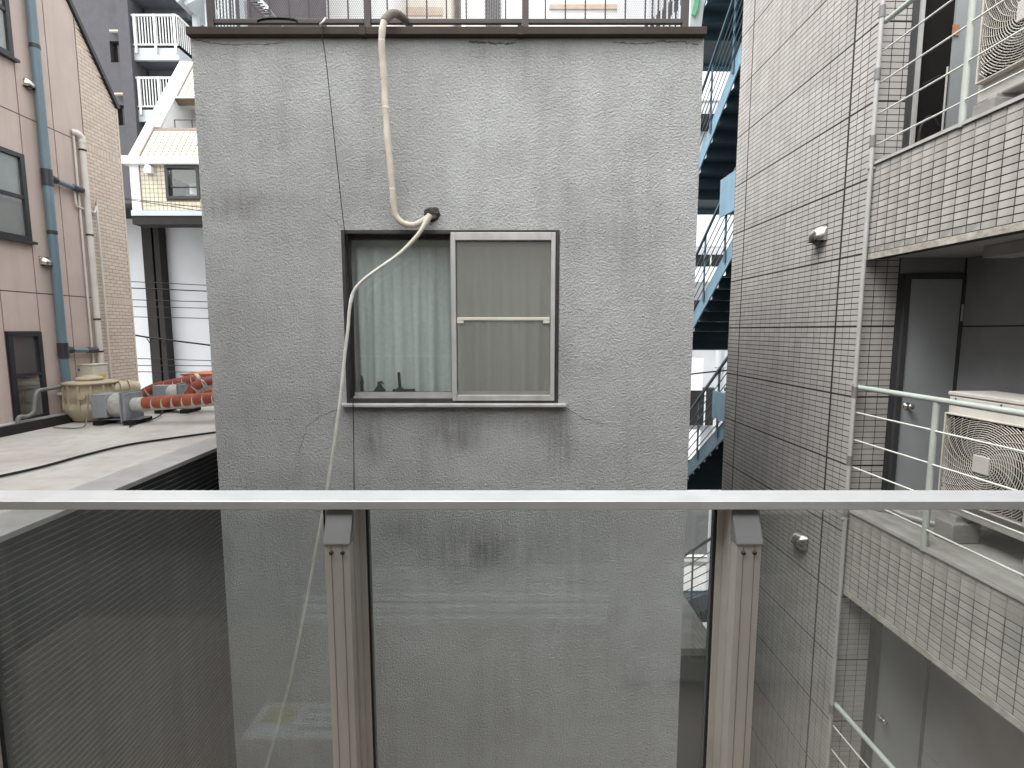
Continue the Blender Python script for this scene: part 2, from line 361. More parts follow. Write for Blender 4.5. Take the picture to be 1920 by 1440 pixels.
m_brownwin = M('brown_dark_glass', (.06, .035, .03), (.03, .02, .02), 2, .2)
m_blue = M('blue_steel_paint', (.20, .335, .43), (.165, .28, .365), 3, .4, streak=.2)
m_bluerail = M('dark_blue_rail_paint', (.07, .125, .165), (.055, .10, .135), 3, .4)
m_blue_shade = M('blue_steel_shaded', (.03, .06, .08), (.022, .045, .06), 3, .5)  # dark copy of the blue paint, shade under the flights put into colour
m_conc = M('concrete', (.30, .29, .27), (.22, .21, .195), 4, .85, bump=.4, bscale=30, streak=.2)
m_soffit = M('painted_soffit', (.36, .35, .33), (.30, .29, .27), 3, .8)
m_door = M('grey_blue_door', (.33, .345, .35), (.29, .305, .31), 3, .42)
m_doorfr = M('dark_door_frame', (.05, .05, .052), None, 4, .5)
m_panel = M('slate_wall_panel', (.24, .247, .255), (.16, .165, .175), 2, .75)
m_railgr = M('pale_green_rail_paint', (.42, .46, .43), (.34, .38, .35), 7, .38, streak=.25, streak_col=(.3, .22, .15))
m_railbar = M('pale_rail_bar', (.66, .68, .64), (.55, .57, .53), 9, .4)
m_acbody = M('ac_ivory_paint', (.57, .545, .51), (.52, .495, .46), 4, .42, streak=.15)
m_acdark = M('ac_inside', (.014, .013, .012), None, 5, .9, spec=.1)
m_acgrille = M('ac_grille_plastic', (.50, .47, .42), (.46, .43, .38), 5, .45)
m_pipegrey = M('grey_conduit', (.42, .41, .40), (.36, .35, .34), 5, .45)
m_coupling = M('grey_conduit_coupling', (.18, .175, .17), None, 5, .5)
m_asphalt = M('asphalt', (.055, .055, .058), (.045, .045, .047), 3, .85, bump=.4, bscale=60)
m_pave = M('pavement', (.36, .355, .34), (.30, .295, .285), 3, .85)
m_line = M('white_road_paint', (.7, .7, .68), (.55, .55, .53), 8, .7)
m_own = M('own_building_wall', (.24, .225, .20), (.20, .19, .17), 2, .8, bump=.3, bscale=80)
m_floor = M('balcony_floor_sheet', (.35, .29, .25), (.30, .25, .21), 3, .6)
m_beige = M('beige_render', (.70, .64, .57), (.64, .58, .52), 2, .8)
m_green = M('green_net', (.18, .5, .28), (.12, .4, .22), 12, .7)
m_yellow = M('pale_yellow_print', (.62, .55, .25), None, 5, .7)
m_bluelab = M('blue_label', (.12, .2, .42), None, 5, .5)
m_orlab = M('orange_label', (.72, .48, .14), None, 5, .5)
m_thread = M('wire_mesh', (.20, .14, .135), None, 5, .5)
mE = bpy.data.materials.new('fluorescent_tube'); mE.use_nodes = True
mE.node_tree.nodes['Principled BSDF'].inputs['Emission Color'].default_value = (1, 1, .97, 1); mE.node_tree.nodes['Principled BSDF'].inputs['Emission Strength'].default_value = 3.0

# ------------------------------------------------------------------ ground and street
MB().box(-150, 150, -60, 200, GROUND - .5, GROUND).top('ground', m_pave, 'grey paving between and under the buildings', 'ground', kind='structure')
MB().box(-80, 80, 15.2, 21.5, GROUND + .004, GROUND + .008).top('road', m_asphalt, 'asphalt street far below behind the alley', 'road', kind='structure')
for y in (15.6, 21.0):
    MB().box(-80, 80, y, y + .15, GROUND + .012, GROUND + .016).top('road_marking', m_line, 'white painted line %s of the street below' % ('on the near side' if y < 18 else 'on the far side'), 'road marking', kind='structure')
MB().box(-80, 80, 15.0, 15.2, GROUND, GROUND + .14).top('kerb', m_conc, 'concrete kerb along the near side of the street', 'kerb', kind='structure')

# ================================================================== GREY STUCCO BUILDING
GY = 4.0
x0, x1 = -2.397, 1.433
gb = thing('grey_building', 'grey stucco building filling the middle, one sliding window in its wall', 'building', ((x0 + x1) / 2, GY, GROUND))
ztop = W(900, 66, GY)[2]
wl, _, wt = W(642, 431, GY); wr, _, wb = W(1049, 758, GY); wl = W(645, 600, GY)[0]; wr = W(1048, 600, GY)[0]
b = MB()
xs = [x0, wl, wr, x1]; zs = [GROUND, wb, wt, ztop]
v = []; f = []
for Yv in (GY, GY + .16):
    for z in zs:
        for x in xs: v.append((x, Yv, z))
for i in range(3):
    for j in range(3):
        if i == 1 and j == 1: continue
        a = i * 4 + j; f.append((a, a + 1, a + 5, a + 4)); f.append((a + 16, a + 20, a + 21, a + 17))
for a, c in ((5, 6), (6, 10), (10, 9), (9, 5)): f.append((a, c, c + 16, a + 16))
for a, c in ((0, 4), (4, 8), (8, 12), (12, 15), (15, 11), (11, 7), (7, 3), (3, 0)): f.append((a, c, c + 16, a + 16))
b.add(v, f); b.part('wall', m_stucco, gb)
MB().box(x0, x1, GY + .9, GY + 6.5, GROUND, ztop).part('rear_block', m_room, gb)
for xa, xb in ((x0, x0 + .15), (x1 - .15, x1)):
    MB().box(xa, xb, GY + .162, GY + .898, GROUND, ztop).part('side_wall', m_stucco, gb)
MB().box(x0 + .152, x1 - .152, GY + .162, GY + .898, wb - .9, wb - .75).part('room_floor', m_room, gb)
# eave: three lengths of brown metal coping
cz0, cz1 = W(900, 64, 3.945)[2], W(900, 49, 3.945)[2]
cx = [W(345, 58, 3.93)[0], W(678, 58, 3.93)[0], W(976, 58, 3.93)[0], W(1328, 58, 3.93)[0]]
for i in range(3):
    q = MB().box(cx[i] + (.006 if i else 0), cx[i + 1] - .002, 3.945, 4.35, cz0, cz1)
    q.part('eave_coping', m_brown, gb, bevel=.004)
for i in (1, 2):
    MB().box(cx[i] - .022, cx[i] + .022, 3.940, 4.1, cz0 - .004, cz1 + .004).part('coping_joint_cover', m_brown, gb)
MB().box(x0, x1, 4.352, GY + 6.5, cz0, cz1 - .03).part('roof_slab', m_conc, gb)
# cracks
def ribbon(pts, wd, y):
    mb = MB()
    P = [W(p[0], p[1], y) for p in pts]; out = []
    rr = random.Random(3)
    for i in range(len(P) - 1):
        for k in range(8):
            t = k / 8; out.append((P[i][0] * (1 - t) + P[i + 1][0] * t + rr.uniform(-.006, .006), P[i][2] * (1 - t) + P[i + 1][2] * t + rr.uniform(-.006, .006)))
    out.append((P[-1][0], P[-1][2]))
    for i in range(len(out) - 1):
        w_ = wd * rr.uniform(.4, 1.3)
        a, c = out[i], out[i + 1]; d = Vector((c[0] - a[0], c[1] - a[1])).normalized(); nx, nz = -d.y * w_, d.x * w_
        mb.add([(a[0] - nx, y, a[1] - nz), (c[0] - nx, y, c[1] - nz), (c[0] + nx, y, c[1] + nz), (a[0] + nx, y, a[1] + nz)], [(0, 1, 2, 3)])
    return mb
for pts, wd in (([(362, 72), (400, 82), (480, 84), (530, 80)], .0022), ([(880, 78), (915, 80), (940, 82), (968, 80)], .006), ([(1150, 79), (1200, 82), (1240, 78), (1275, 78), (1310, 84)], .003),
                ([(1062, 764), (1085, 780), (1110, 790), (1135, 795)], .0018), ([(640, 765), (600, 780), (575, 800), (560, 850)], .0015), ([(610, 400), (630, 415), (642, 428)], .0015)):
    ribbon(pts, wd, GY - .002).part('crack', m_crack, gb, fix=False)
# window
win = MB()
fx0, fx1, fz0, fz1 = wl, wr, wb, wt
for a in ((fx0, fx0 + .028, fz0, fz1), (fx1 - .03, fx1, fz0, fz1), (fx0 + .028, fx1 - .03, fz1 - .03, fz1), (fx0 + .028, fx1 - .03, fz0, fz0 + .045)):
    win.box(a[0], a[1], GY - .004, GY + .15, a[2], a[3])
win = win.part('window', m_frame_dk, gb, bevel=.003)
tr = MB()
for dy in (.028, .07, .11): tr.box(fx0 + .046, fx1 - .031, GY + dy, GY + dy + .006, fz0 + .046, fz0 + .062)
tr.part('track', m_alu_w, win)
def ring(x0_, x1_, z0_, z1_, l, r, t, bt, ya, yb):
    return MB().box(x0_, x0_ + l, ya, yb, z0_, z1_).box(x1_ - r, x1_, ya, yb, z0_, z1_).box(x0_ + l, x1_ - r, ya, yb, z1_ - t, z1_).box(x0_ + l, x1_ - r, ya, yb, z0_, z0_ + bt)
mxl = W(847, 600, GY)[0]; mxr = fx1 - .032
# outer screen sash (right)
ring(mxl, mxr, fz0 + .03, fz1 - .02, .036, .034, .06, .045, GY - .012, GY + .018).part('screen_sash', m_alu_w, win, bevel=.004)
zc = W(950, 598, GY)[2]
MB().box(mxl + .042, mxr - .042, GY - .006, GY + .012, zc - .012, zc + .012).part('screen_crossbar', m_box, win, bevel=.003)
for xx in (mxl + .043, mxr - .093): MB().box(xx, xx + .05, GY - .008, GY + .010, zc - .034, zc - .0125).part('corner_tab', m_box, win)
MB().box(mxl + .042, mxr - .042, GY + .004, GY + .006, fz0 + .08, fz1 - .09).part('insect_screen', m_screen, win)
# glass sashes: right one behind the screen, left one further in
ring(mxl - .01, mxr, fz0 + .05, fz1 - .036, .04, .04, .045, .05, GY + .035, GY + .06).part('sash', m_alu_w, win)
MB().box(mxl + .03, mxr - .04, GY + .045, GY + .05, fz0 + .1, fz1 - .08).part('pane', m_winglass, win)
ring(fx0 + .029, mxl + .035, fz0 + .05, fz1 - .036, .016, .03, .02, .042, GY + .075, GY + .10).part('sash', m_frame_dk, win)
MB().box(fx0 + .046, mxl - .002, GY + .066, GY + .074, fz0 + .058, fz0 + .09).part('sash_bottom_rail', m_alu_w, win)
MB().box(fx0 + .046, mxl + .005, GY + .085, GY + .09, fz0 + .092, fz1 - .066).part('pane', m_winglass, win)
sx0, _, sz = W(638, 760, 3.95); sx1 = W(1062, 760, 3.95)[0]
MB().prism([(3.945, sz - .014), (3.945, sz + .006), (4.1, sz + .02), (4.1, sz - .005)], sx0, sx1, 'x').part('sill', m_alu_w, win, bevel=.002)
# curtains inside
def curtain(xa, xb, mat, label, seed):
    rr = random.Random(seed); mb = MB(); nx, nz = 150, 14; zt, zb = fz1 - .10, fz0 + .075
    ph = [rr.uniform(0, 6) for _ in range(4)]; vs_ = []
    for j in range(nz + 1):
        t = j / nz; z = zt + (zb - zt) * t
        for i in range(nx + 1):
            u = i / nx; x = xa + (xb - xa) * u
            am = .008 + .032 * min(1, t * 1.6)
            s_ = math.sin(u * 2 * math.pi * 6.2 + ph[0] + .5 * math.sin(u * 9 + ph[1]) + .25 * t)
            y = GY + .19 + am * (math.copysign(abs(s_) ** .55, s_)) + .006 * math.sin(u * 40 + ph[2] + t * 2)
            x += .012 * t * math.sin(u * 14 + ph[3])
            vs_.append((x, y, z))
    fs = [(j * (nx + 1) + i, j * (nx + 1) + i + 1, (j + 1) * (nx + 1) + i + 1, (j + 1) * (nx + 1) + i) for j in range(nz) for i in range(nx)]
    mb.add(vs_, fs, None, True)
    c = thing('curtain', label, 'curtain', ((xa + xb) / 2, GY + .19, zb), group='curtains inside the sliding window')
    o = mb.part('cloth', mat, c, fix=False)
    MB().box(xa, xb, GY + .205, GY + .212, zt - .01, fz1 - .04).part('heading', mat, c)
    MB().box(xa, xb, GY + .24, GY + .244, fz0 + .07, fz0 + .21).part('hem', mat, c)
curtain(fx0 - .03, mxl + .02, m_curtain, 'pale green pleated curtain behind the clear left pane', 2)
curtain(mxl + .03, fx1 - .02, m_curtain, 'pleated curtain behind the insect screen on the right', 5)
# things standing on the inner ledge
lz = fz0 + .048
def W2(px, py, y=GY + .13): return W(px, py, y)
MB().box(fx0, fx1, GY + .161, GY + .5, lz - .06, lz - .002).part('inner_ledge', m_room, gb)
xa = W2(688, 730)[0]
MB().lathe([(.001, 0), (.03, 0), (.03, .02), (.012, .03), (.010, .10), (.014, .11), (.005, .17), (.001, .175)], 12, (xa - .04, GY + .135, lz)).top('bottle', m_black, 'slim dark bottle with a thin spout at the left end of the window ledge', 'bottle', (xa - .04, GY + .135, lz))
xa = W2(712, 730)[0]
jg = thing('jug', 'small dark squat jug with a beak spout on the window ledge', 'jug', (xa, GY + .13, lz))
MB().lathe([(.001, 0), (.045, 0), (.05, .02), (.048, .05), (.02, .085), (.016, .11), (.02, .12), (.001, .118)], 16, (xa, GY + .13, lz)).part('body', m_black, jg)
MB().tube([(xa - .012, GY + .13, lz + .112), (xa + .02, GY + .13, lz + .12), (xa + .034, GY + .13, lz + .10)], [.010, .008, .004], 8).part('spout', m_black, jg)
xa = W2(757, 730)[0]
bx_ = thing('brush_box', 'black box holding an upright brush on the window ledge', 'box', (xa, GY + .13, lz))
q = MB().box(xa - .088, xa + .09, GY + .105, GY + .155, lz, lz + .06); q.part('box', m_black, bx_, bevel=.004)
MB().bar((xa - .03, GY + .13, lz + .062), (xa - .038, GY + .13, lz + .20), .024, .01, (0, 1, 0)).part('handle', m_black, bx_, bevel=.003)
MB().box(xa - .055, xa - .005, GY + .12, GY + .14, lz + .061, lz + .072).part('bristles', m_black, bx_)

# hole, hose, cables on the wall
hx, _, hz = W(812, 401, 3.995)
pu = MB(); rr = random.Random(4); ringp = []
for k in range(14):
    a = k / 14 * 2 * math.pi; r_ = rr.uniform(.05, .078); ringp.append((hx + r_ * math.cos(a), hz + r_ * math.sin(a)))
vs_ = [(p[0], 3.999, p[1]) for p in ringp] + [(hx + (p[0] - hx) * .72, 3.972 + rr.uniform(-.008, .008), hz + (p[1] - hz) * .72) for p in ringp] + [(hx, 3.975, hz)]
pu.add(vs_, [(k, (k + 1) % 14, (k + 1) % 14 + 14, k + 14) for k in range(14)] + [(k + 14, (k + 1) % 14 + 14, 28) for k in range(14)])
pu.top('wall_hole_putty', m_putty, 'dark crumbling putty round the pipe hole above the window', 'putty', (hx, 3.99, hz))
hp = [(768, 46, 4.2), (758, 36, 4.1), (746, 27, 4.0), (733, 27, 3.92), (722, 38, 3.88), (717, 56, 3.868), (716, 90, 3.88), (720, 140, 3.90), (723, 200, 3.91), (727, 262, 3.91), (734, 330, 3.92), (738, 380, 3.93), (742, 404, 3.935), (755, 418, 3.94), (775, 422, 3.945), (793, 414, 3.95), (806, 404, 3.965)]
HP = smooth_path([W(a, b_, c) for a, b_, c in hp], 5)
hose = thing('insulated_pipe', 'thick wrapped white pipe hanging from the roof edge to the wall hole', 'pipe', tuple(HP[-1]))
n1 = 22
rad = [.024 + .0015 * math.sin(i * 1.3) for i in range(len(HP))]
for i in range(len(HP) - 22, len(HP)): rad[i] = .024 - .003 * (i - (len(HP) - 22)) / 22
MB().tube(HP[:n1], .029, 14).part('tape_wrapped_end', m_tape, hose)
MB().tube(HP[n1 - 1:], rad[n1 - 1:], 14).part('insulation', m_hose, hose)
bd = MB()
for i in (28, 40, 52, 62, 70, 76):
    if i < len(HP) - 1: bd.tube([HP[i], HP[i] + (HP[i + 1] - HP[i]) * .35], rad[i] + .0015, 14)
bd.part('tape_band', m_cable, hose)
MB().tube([W(806, 404, 3.955), W(800, 414, 3.935), W(793, 425, 3.925)], [.024, .023, .018], 12).part('taped_joint', m_hose, hose)
cp = [(800, 412, 3.93), (792, 428, 3.92), (778, 447, 3.915), (750, 475, 3.91), (715, 500, 3.90), (685, 522, 3.90), (664, 545, 3.90), (656, 575, 3.90), (652, 620, 3.90), (646, 670, 3.90), (640, 730, 3.89), (634, 780, 3.88), (624, 850, 3.88), (612, 925, 3.88), (596, 1010, 3.885), (578, 1110, 3.89), (562, 1190, 3.89), (546, 1265, 3.89), (528, 1335, 3.895), (498, 1440, 3.90), (470, 1530, 3.90), (450, 1620, 3.90)]
CP = smooth_path([W(a, b_, c) for a, b_, c in cp], 5)
cab = thing('drain_hose', 'thin off white hose hanging from the wall hole across the window', 'hose', tuple(CP[-1]))
MB().tube(CP[:18], [.0160] * 12 + [.0155, .015, .0145, .014, .0135, .013], 10).part('upper_sleeve', m_box, cab)
MB().tube(CP[17:], .0125, 8).part('tube', m_cable, cab)
MB().tube([CP[32] + (CP[31] - CP[32]) * .6, CP[34]], .0145, 8).part('joint_sleeve', m_white, cab)
wp = [(606, 44, 3.96), (604, 56, 3.922), (605, 72, 3.922), (612, 120, 3.95), (628, 270, 3.96), (645, 425, 3.96), (650, 436, 3.975), (656, 500, 3.975), (662, 560, 3.975), (663, 660, 3.97), (662, 758, 3.935), (663, 800, 3.96), (664, 930, 3.97), (664, 1100, 3.97), (664, 1500, 3.97)]
WP = smooth_path([W(a, b_, c) for a, b_, c in wp], 3)
MB().tube(WP, .0032, 6).top('black_wire', m_black, 'thin black wire running down the grey wall beside the window', 'wire', tuple(WP[-1]))
for u_, v_ in ((275, 634), (302, 638)):
    p_ = W(u_, v_, 9.5); MB().tube([(p_[0], 9.5, p_[2]), (p_[0] + .05, 9.5, p_[2] - .09), (p_[0] + .11, 9.5, p_[2] + .0)], .009, 6).top('cable_hanger', m_black, 'small looped hanger on the thick black cable, the %s one' % ('left' if u_ < 290 else 'right'), 'cable hanger', p_)
MB().tube(smooth_path([W(600, 46, 3.925), W(606, 40, 3.92), W(610, 34, 4.1)], 3), .006, 6).top('wire_tie', m_cable, 'pale tie where the black wire bends over the brown eave', 'wire tie', W(604, 46, 3.925))
lp = []
for k in range(26):
    a = k / 25 * math.pi * 4; lp.append(W(520 + 38 * math.cos(a), 42 - 6 * abs(math.sin(a)) - k * .1, 4.05))
MB().tube(lp, .006, 6).top('cable_coil', m_black, 'loose coil of black cable lying on the brown eave by the railing', 'cable', W(520, 46, 4.05))

# roof railing
RY = 4.13
rl = thing('roof_railing', 'dark brown steel railing with wire mesh on the grey roof', 'railing', (W(840, 48, RY)[0], RY, cz1))
zr0, zr1 = W(840, 45.5, RY)[2], W(840, 37, RY)[2]; ztopr = cz1 + 1.05
pxs = [W(p, 45, RY)[0] for p in (397, 690, 985, 1284)]
for x in pxs: MB().box(x - .025, x + .025, RY - .02, RY + .02, cz1 - .002, ztopr).part('post', m_rail_brown, rl, bevel=.004)
for i in range(3):
    MB().box(pxs[i] + .026, pxs[i + 1] - .026, RY - .014, RY + .014, zr0, zr1).part('bottom_rail', m_rail_brown, rl, bevel=.003)
    MB().box(pxs[i] + .026, pxs[i + 1] - .026, RY - .02, RY + .02, ztopr - .04, ztopr).part('top_rail', m_rail_brown, rl)
bal = MB().box(-.005, .005, -.005, .005, 0, ztopr - .041 - zr1).mesh('baluster'); bal.materials.append(m_rail_brown)
for i in range(3):
    for k in range(1, 8):
        x = pxs[i] + (pxs[i + 1] - pxs[i]) * k / 8
        o = bpy.data.objects.new('baluster', bal); C.objects.link(o); o.parent = rl; o.location = Vector((x, RY, zr1)) - BASE[rl.name]
ms = MB(); cw = .0175; ch = .0185; t = .0011; xx = pxs[0] + .03; ncol = int((pxs[3] - pxs[0] - .06) / cw); nrow = int((ztopr - .05 - zr1) / (ch * .75))
vs_, fs = [], []
def seg(ax, az, bx, bz):
    d = Vector((bx - ax, bz - az)).normalized(); nx, nz = -d.y * t, d.x * t; n = len(vs_)
    vs_.extend([(ax - nx, RY + .03, az - nz), (bx - nx, RY + .03, bz - nz), (bx + nx, RY + .03, bz + nz), (ax + nx, RY + .03, az + nz)]); fs.append((n, n + 1, n + 2, n + 3))
for r_ in range(nrow):
    for c in range(ncol):
        ox = xx + c * cw + (cw / 2 if r_ % 2 else 0); oz = zr1 + r_ * ch * .75
        seg(ox, oz, ox, oz + ch * .5); seg(ox, oz + ch * .5, ox + cw / 2, oz + ch * .75); seg(ox, oz + ch * .5, ox - cw / 2, oz + ch * .75)
ms.add(vs_, fs); ms.part('wire_mesh', m_thread, rl, kind='stuff', fix=False)

# ================================================================== OUR BALUSTRADE
HY = 1.0
zt_ = W(960, 940, HY)[2]; zb_ = W(960, 956, HY)[2]
bal_ = thing('glass_balustrade', 'aluminium handrail on posts with clear glass panes across the foreground', 'balustrade', (0, HY, -1.5))
q = MB(); q.prism([(HY + .0015, zb_), (HY, zb_ + .0015), (HY, zt_ - .0008), (HY + .0008, zt_), (HY + .070, zt_ + .0005), (HY + .074, zt_ - .003), (HY + .074, zb_)], -2.3, 2.3, 'x')
q.part('handrail', m_alu, bal_)
pc = [-.3579 - .842 * 2, -.3579 - .842, -.3579, .4842, .4842 + .842]
FL = -1.5
for i, xc in enumerate(pc):
    sg = 1 if xc < 0 else -1
    h0 = W(637, 1022, .985)[2]
    p = MB().box(xc - .0255, xc + .0255, .985, 1.04, FL, h0).part('post', m_alu2, bal_, bevel=.0015)
    for gx in (-.0115, .0115): MB().box(xc + gx - .0006, xc + gx + .0006, .9842, .9848, FL, h0 - .002).part('groove', m_bracket, p)
    # folded bracket cap leaning up to the handrail
    zz = zb_ - .001
    q = MB().prism([(.982, h0 + .001), (.982, h0 + .004), (1.012, zz), (1.035, zz), (1.035, zz - .012), (1.018, zz - .014), (1.0, h0 + .004), (1.02, h0 + .001)], xc - .027, xc + .027, 'x')
    br = q.part('bracket', m_bracket, bal_)
    for gx in (-.0115, .0115):
        MB().lathe([(.001, -.004), (.0035, -.004), (.0045, -.002), (.0045, 0)], 12, (xc + gx, .985, h0 - .016), 'y').part('screw', m_frame_dk, p)
    for s2 in (-1, 1):
        xa = xc + s2 * .0257
        MB().box(xa, xa + s2 * .004, 1.010, 1.0405, FL, zb_ - .001).part('channel_web', m_alu2, bal_)
        MB().box(xa + s2 * .0005, xa + s2 * .0175, 1.041, 1.066, FL, zb_ - .001).part('glazing_channel', m_alu2, bal_, bevel=.0012)
        MB().box(xa + s2 * .0177, xa + s2 * .0222, 1.044, 1.062, FL, zb_ - .001).part('gasket', m_gasket, bal_)
for i in range(len(pc) - 1):
    MB().box(pc[i] + .048, pc[i + 1] - .048, 1.050, 1.056, FL + .04, zb_ - .002).part('glass_pane', m_glass, bal_)
# our own building, mirrored in the panes
ob = thing('own_building', 'pale rendered wall with a balcony window just behind the viewpoint', 'building', (0, -.6, GROUND))
MB().box(-6, -.85, -.9, -.55, GROUND, 2.4).box(.95, 6, -.9, -.55, GROUND, 2.4).box(-.85, .95, -.9, -.55, .72, 2.4).box(-.85, .95, -.9, -.55, GROUND, -1.42).part('wall', m_own, ob)
MB().box(-.85, .95, -.88, -.80, -1.42, .72).part('room', m_room, ob)
wf = ring(-.85, .95, -1.42, .72, .05, .05, .05, .06, -.62, -.57).part('window', m_alu_w, ob)
ring(-.80, .07, -1.36, .67, .05, .05, .05, .08, -.66, -.63).part('sash', m_alu_w, wf)
ring(.02, .90, -1.36, .67, .05, .05, .05, .08, -.70, -.67).part('sash', m_alu_w, wf)
MB().box(-.75, .02, -.645, -.64, -1.28, .62).part('pane', m_winglass, wf)
MB().box(.07, .85, -.685, -.68, -1.28, .62).part('pane', m_winglass, wf)
MB().box(-2.3, 2.3, -.72, .97, -1.72, -1.5).part('balcony_floor', m_floor, ob)
for k in range(3): MB().box(-1.1, 1.25, -.60 + .0, -.545 + .03 * (2 - k), -1.499 + .045 * k, -1.47 + .045 * k).part('threshold', m_white, ob)
ob.location.y += .15
MB().box(-6, 6, -.898, .75, GROUND, -1.9).part('lower_storey', m_own, ob)

lf = thing('leaflet', 'white leaflet with a yellow block lying on our balcony floor, mirrored faintly in the glass', 'leaflet', (-.83, .32, -1.5))
MB().box(-1.0, -.62, .22, .40, -1.499, -1.497).part('sheet', m_white, lf)
MB().box(-.97, -.84, .24, .33, -1.4965, -1.496).part('yellow_print', m_yellow, lf)
for k in range(3): MB().box(-.81, -.66 + .01 * k, .25 + k * .045, .27 + k * .045, -1.4965, -1.496).part('print_bar', m_fan, lf)

# ================================================================== LEFT: DARK SIDED LOW BUILDING
CX, RZ = -2.7, -1.08
lb = thing('dark_clad_building', 'low building clad in dark ribbed siding with a pale flat roof', 'building', (CX, 4, GROUND), 'T')
MB().box(-10.5, CX - .012, .3, 9.0, GROUND, RZ - .05).part('wall', m_siding, lb)
MB().box(-10.5, CX - .26, .3, 9.0, RZ - .048, RZ - .004).part('roof', m_roof, lb)
MB().prism([(CX - .262, RZ - .046), (CX - .262, RZ), (CX + .02, RZ - .012), (CX + .02, RZ - .024), (CX + .016, RZ - .024), (CX + .016, RZ - .046)], .3, 3.35, 'y').part('roof_flashing', m_flash, lb)
MB().prism([(CX - .262, RZ - .046), (CX - .262, RZ + .002), (CX + .022, RZ - .010), (CX + .022, RZ - .024), (CX + .016, RZ - .024), (CX + .016, RZ - .046)], 3.352, 9.0, 'y').part('roof_flashing', m_flash, lb)
sid = MB(); pitch = .0425
sid.prism([(0, 0), (.010, .004), (.010, .030), (0, .0365)], .3, 9.0, 'y')
me = sid.mesh('siding_strip', (0, 4, 0)); me.materials.append(m_siding)
hl = MB().prism([(0, 0), (.016, .0005), (.016, .0045), (0, .005)], .3, 9.0, 'y').mesh('siding_highlight_lip', (0, 4, 0)); hl.materials.append(m_rib_highlight)  # thin lip that carries the painted ridge highlight
nst = int((RZ - .06 - GROUND) / pitch)
for k in range(min(nst, 150)):
    z = RZ - .09 - k * pitch
    o = bpy.data.objects.new('siding_strip', me); C.objects.link(o); o.parent = lb; o.location = Vector((CX - .012, 4, z)) - BASE[lb.name]
    e = bpy.data.objects.new('siding_highlight_lip', hl); C.objects.link(e); e.parent = o; e.location = (0, 0, .0367)
q = [TX(a, b_, CX + .004) for a, b_ in ((388, 900), (390, 960))]
cbl = smooth_path([TZ(a, b_, RZ + .012) for a, b_ in ((-60, 905), (0, 893), (80, 875), (160, 853), (240, 834), (320, 822), (400, 811), (440, 806))], 4)
MB().tube(cbl, .011, 8).top('roof_cable', m_black, 'black cable curving across the pale flat roof', 'cable', tuple(cbl[len(cbl) // 2]), 'T')

# ------------------------------------------------------------------ pink building
PX_ = -5.25
pb = thing('pink_building', 'pinkish panelled building with beige brick tiles on the left', 'building', (PX_, 5, GROUND), 'T')
yb = TX(188, 620, PX_)[1]; yf = TX(250, 620, PX_)[1]
ex = TX(220, 205, PX_); ex2 = TX(127, 0, PX_)
sl_ = (ex2[2] - ex[2]) / (ex2[1] - ex[1])
def zslant(y): return ex[2] + (y - yf) * sl_
prof = [(-1.5, GROUND), (yf, GROUND), (yf, ex[2]), (yf - 3.2, zslant(yf - 3.2)), (-1.5, zslant(yf - 3.2))]
MB().prism(prof, -9.5, PX_ - .006, 'x').part('wall', m_pinkj, pb)
# coping along the slanted gable
q = MB(); q.bar((PX_ - .05, yf + .03, ex[2] + .01), (PX_ - .05, yf - 3.2, zslant(yf - 3.2) + .01), .16, .05, (0, .6, .6)); q.part('slanted_coping', m_blackframe, pb)
yA = TX(7, 613, PX_)[1]; yB = TX(75, 613, PX_)[1]; yC = TX(135, 613, PX_)[1]
zj = [RZ - .3, -1.42 + .0, .42, 2.34, 4.26, 6.2, 8.2]
g = .006
def z_on(px, py): return TX(px, py, PX_)[2]
w3 = (z_on(75, 785), z_on(70, 622)); w2 = (z_on(50, 452), z_on(36, 288)); w1 = (z_on(26, 112), z_on(15, -60))
wins = [w3, w2, w1]
def panel(ya, yb_, za, zb):
    if zb - za < .04: return
    # clip by the slanted gable
    poly = [(ya + g, za + g), (yb_ - g, za + g), (yb_ - g, min(zb - g, zslant(yb_ - g) - .02)), (ya + g, min(zb - g, zslant(ya + g) - .02))]
    if poly[2][1] <= za + g:
        if poly[3][1] <= za + g: return
        yy = yf + (za + g - ex[2] + .02) / sl_
        poly = [(ya + g, za + g), (yy, za + g), poly[3]]
    elif poly[2][1] < zb - g and poly[3][1] >= zb - g:
        yy = yf + (zb - g + .02 - ex[2]) / sl_
        if ya < yy < yb_: poly = poly[:3] + [(yy, zb - g), (ya + g, zb - g)]
    MB().prism(poly, PX_ - .012, PX_, 'x').part('wall_panel', m_pink, pb)
cols = [-1.5, -.3, .9, 2.1, 3.3, 4.5 - .1, yA, yB, yC, yb]
for i in range(len(cols) - 1):
    for k in range(2, len(zj)):
        za, zb = (RZ - .25 if k == 2 else zj[k - 1]), zj[k]
        if cols[i] == yA:
            cur = za
            for (wa, wb_) in wins:
                if wb_ <= za or wa >= zb: continue
                panel(yA, yB, cur, max(cur, wa)) if wa > cur else None
                cur = max(cur, wb_)
            if cur < zb: panel(yA, yB, cur, zb)
        else: panel(cols[i], cols[i + 1], za, zb)
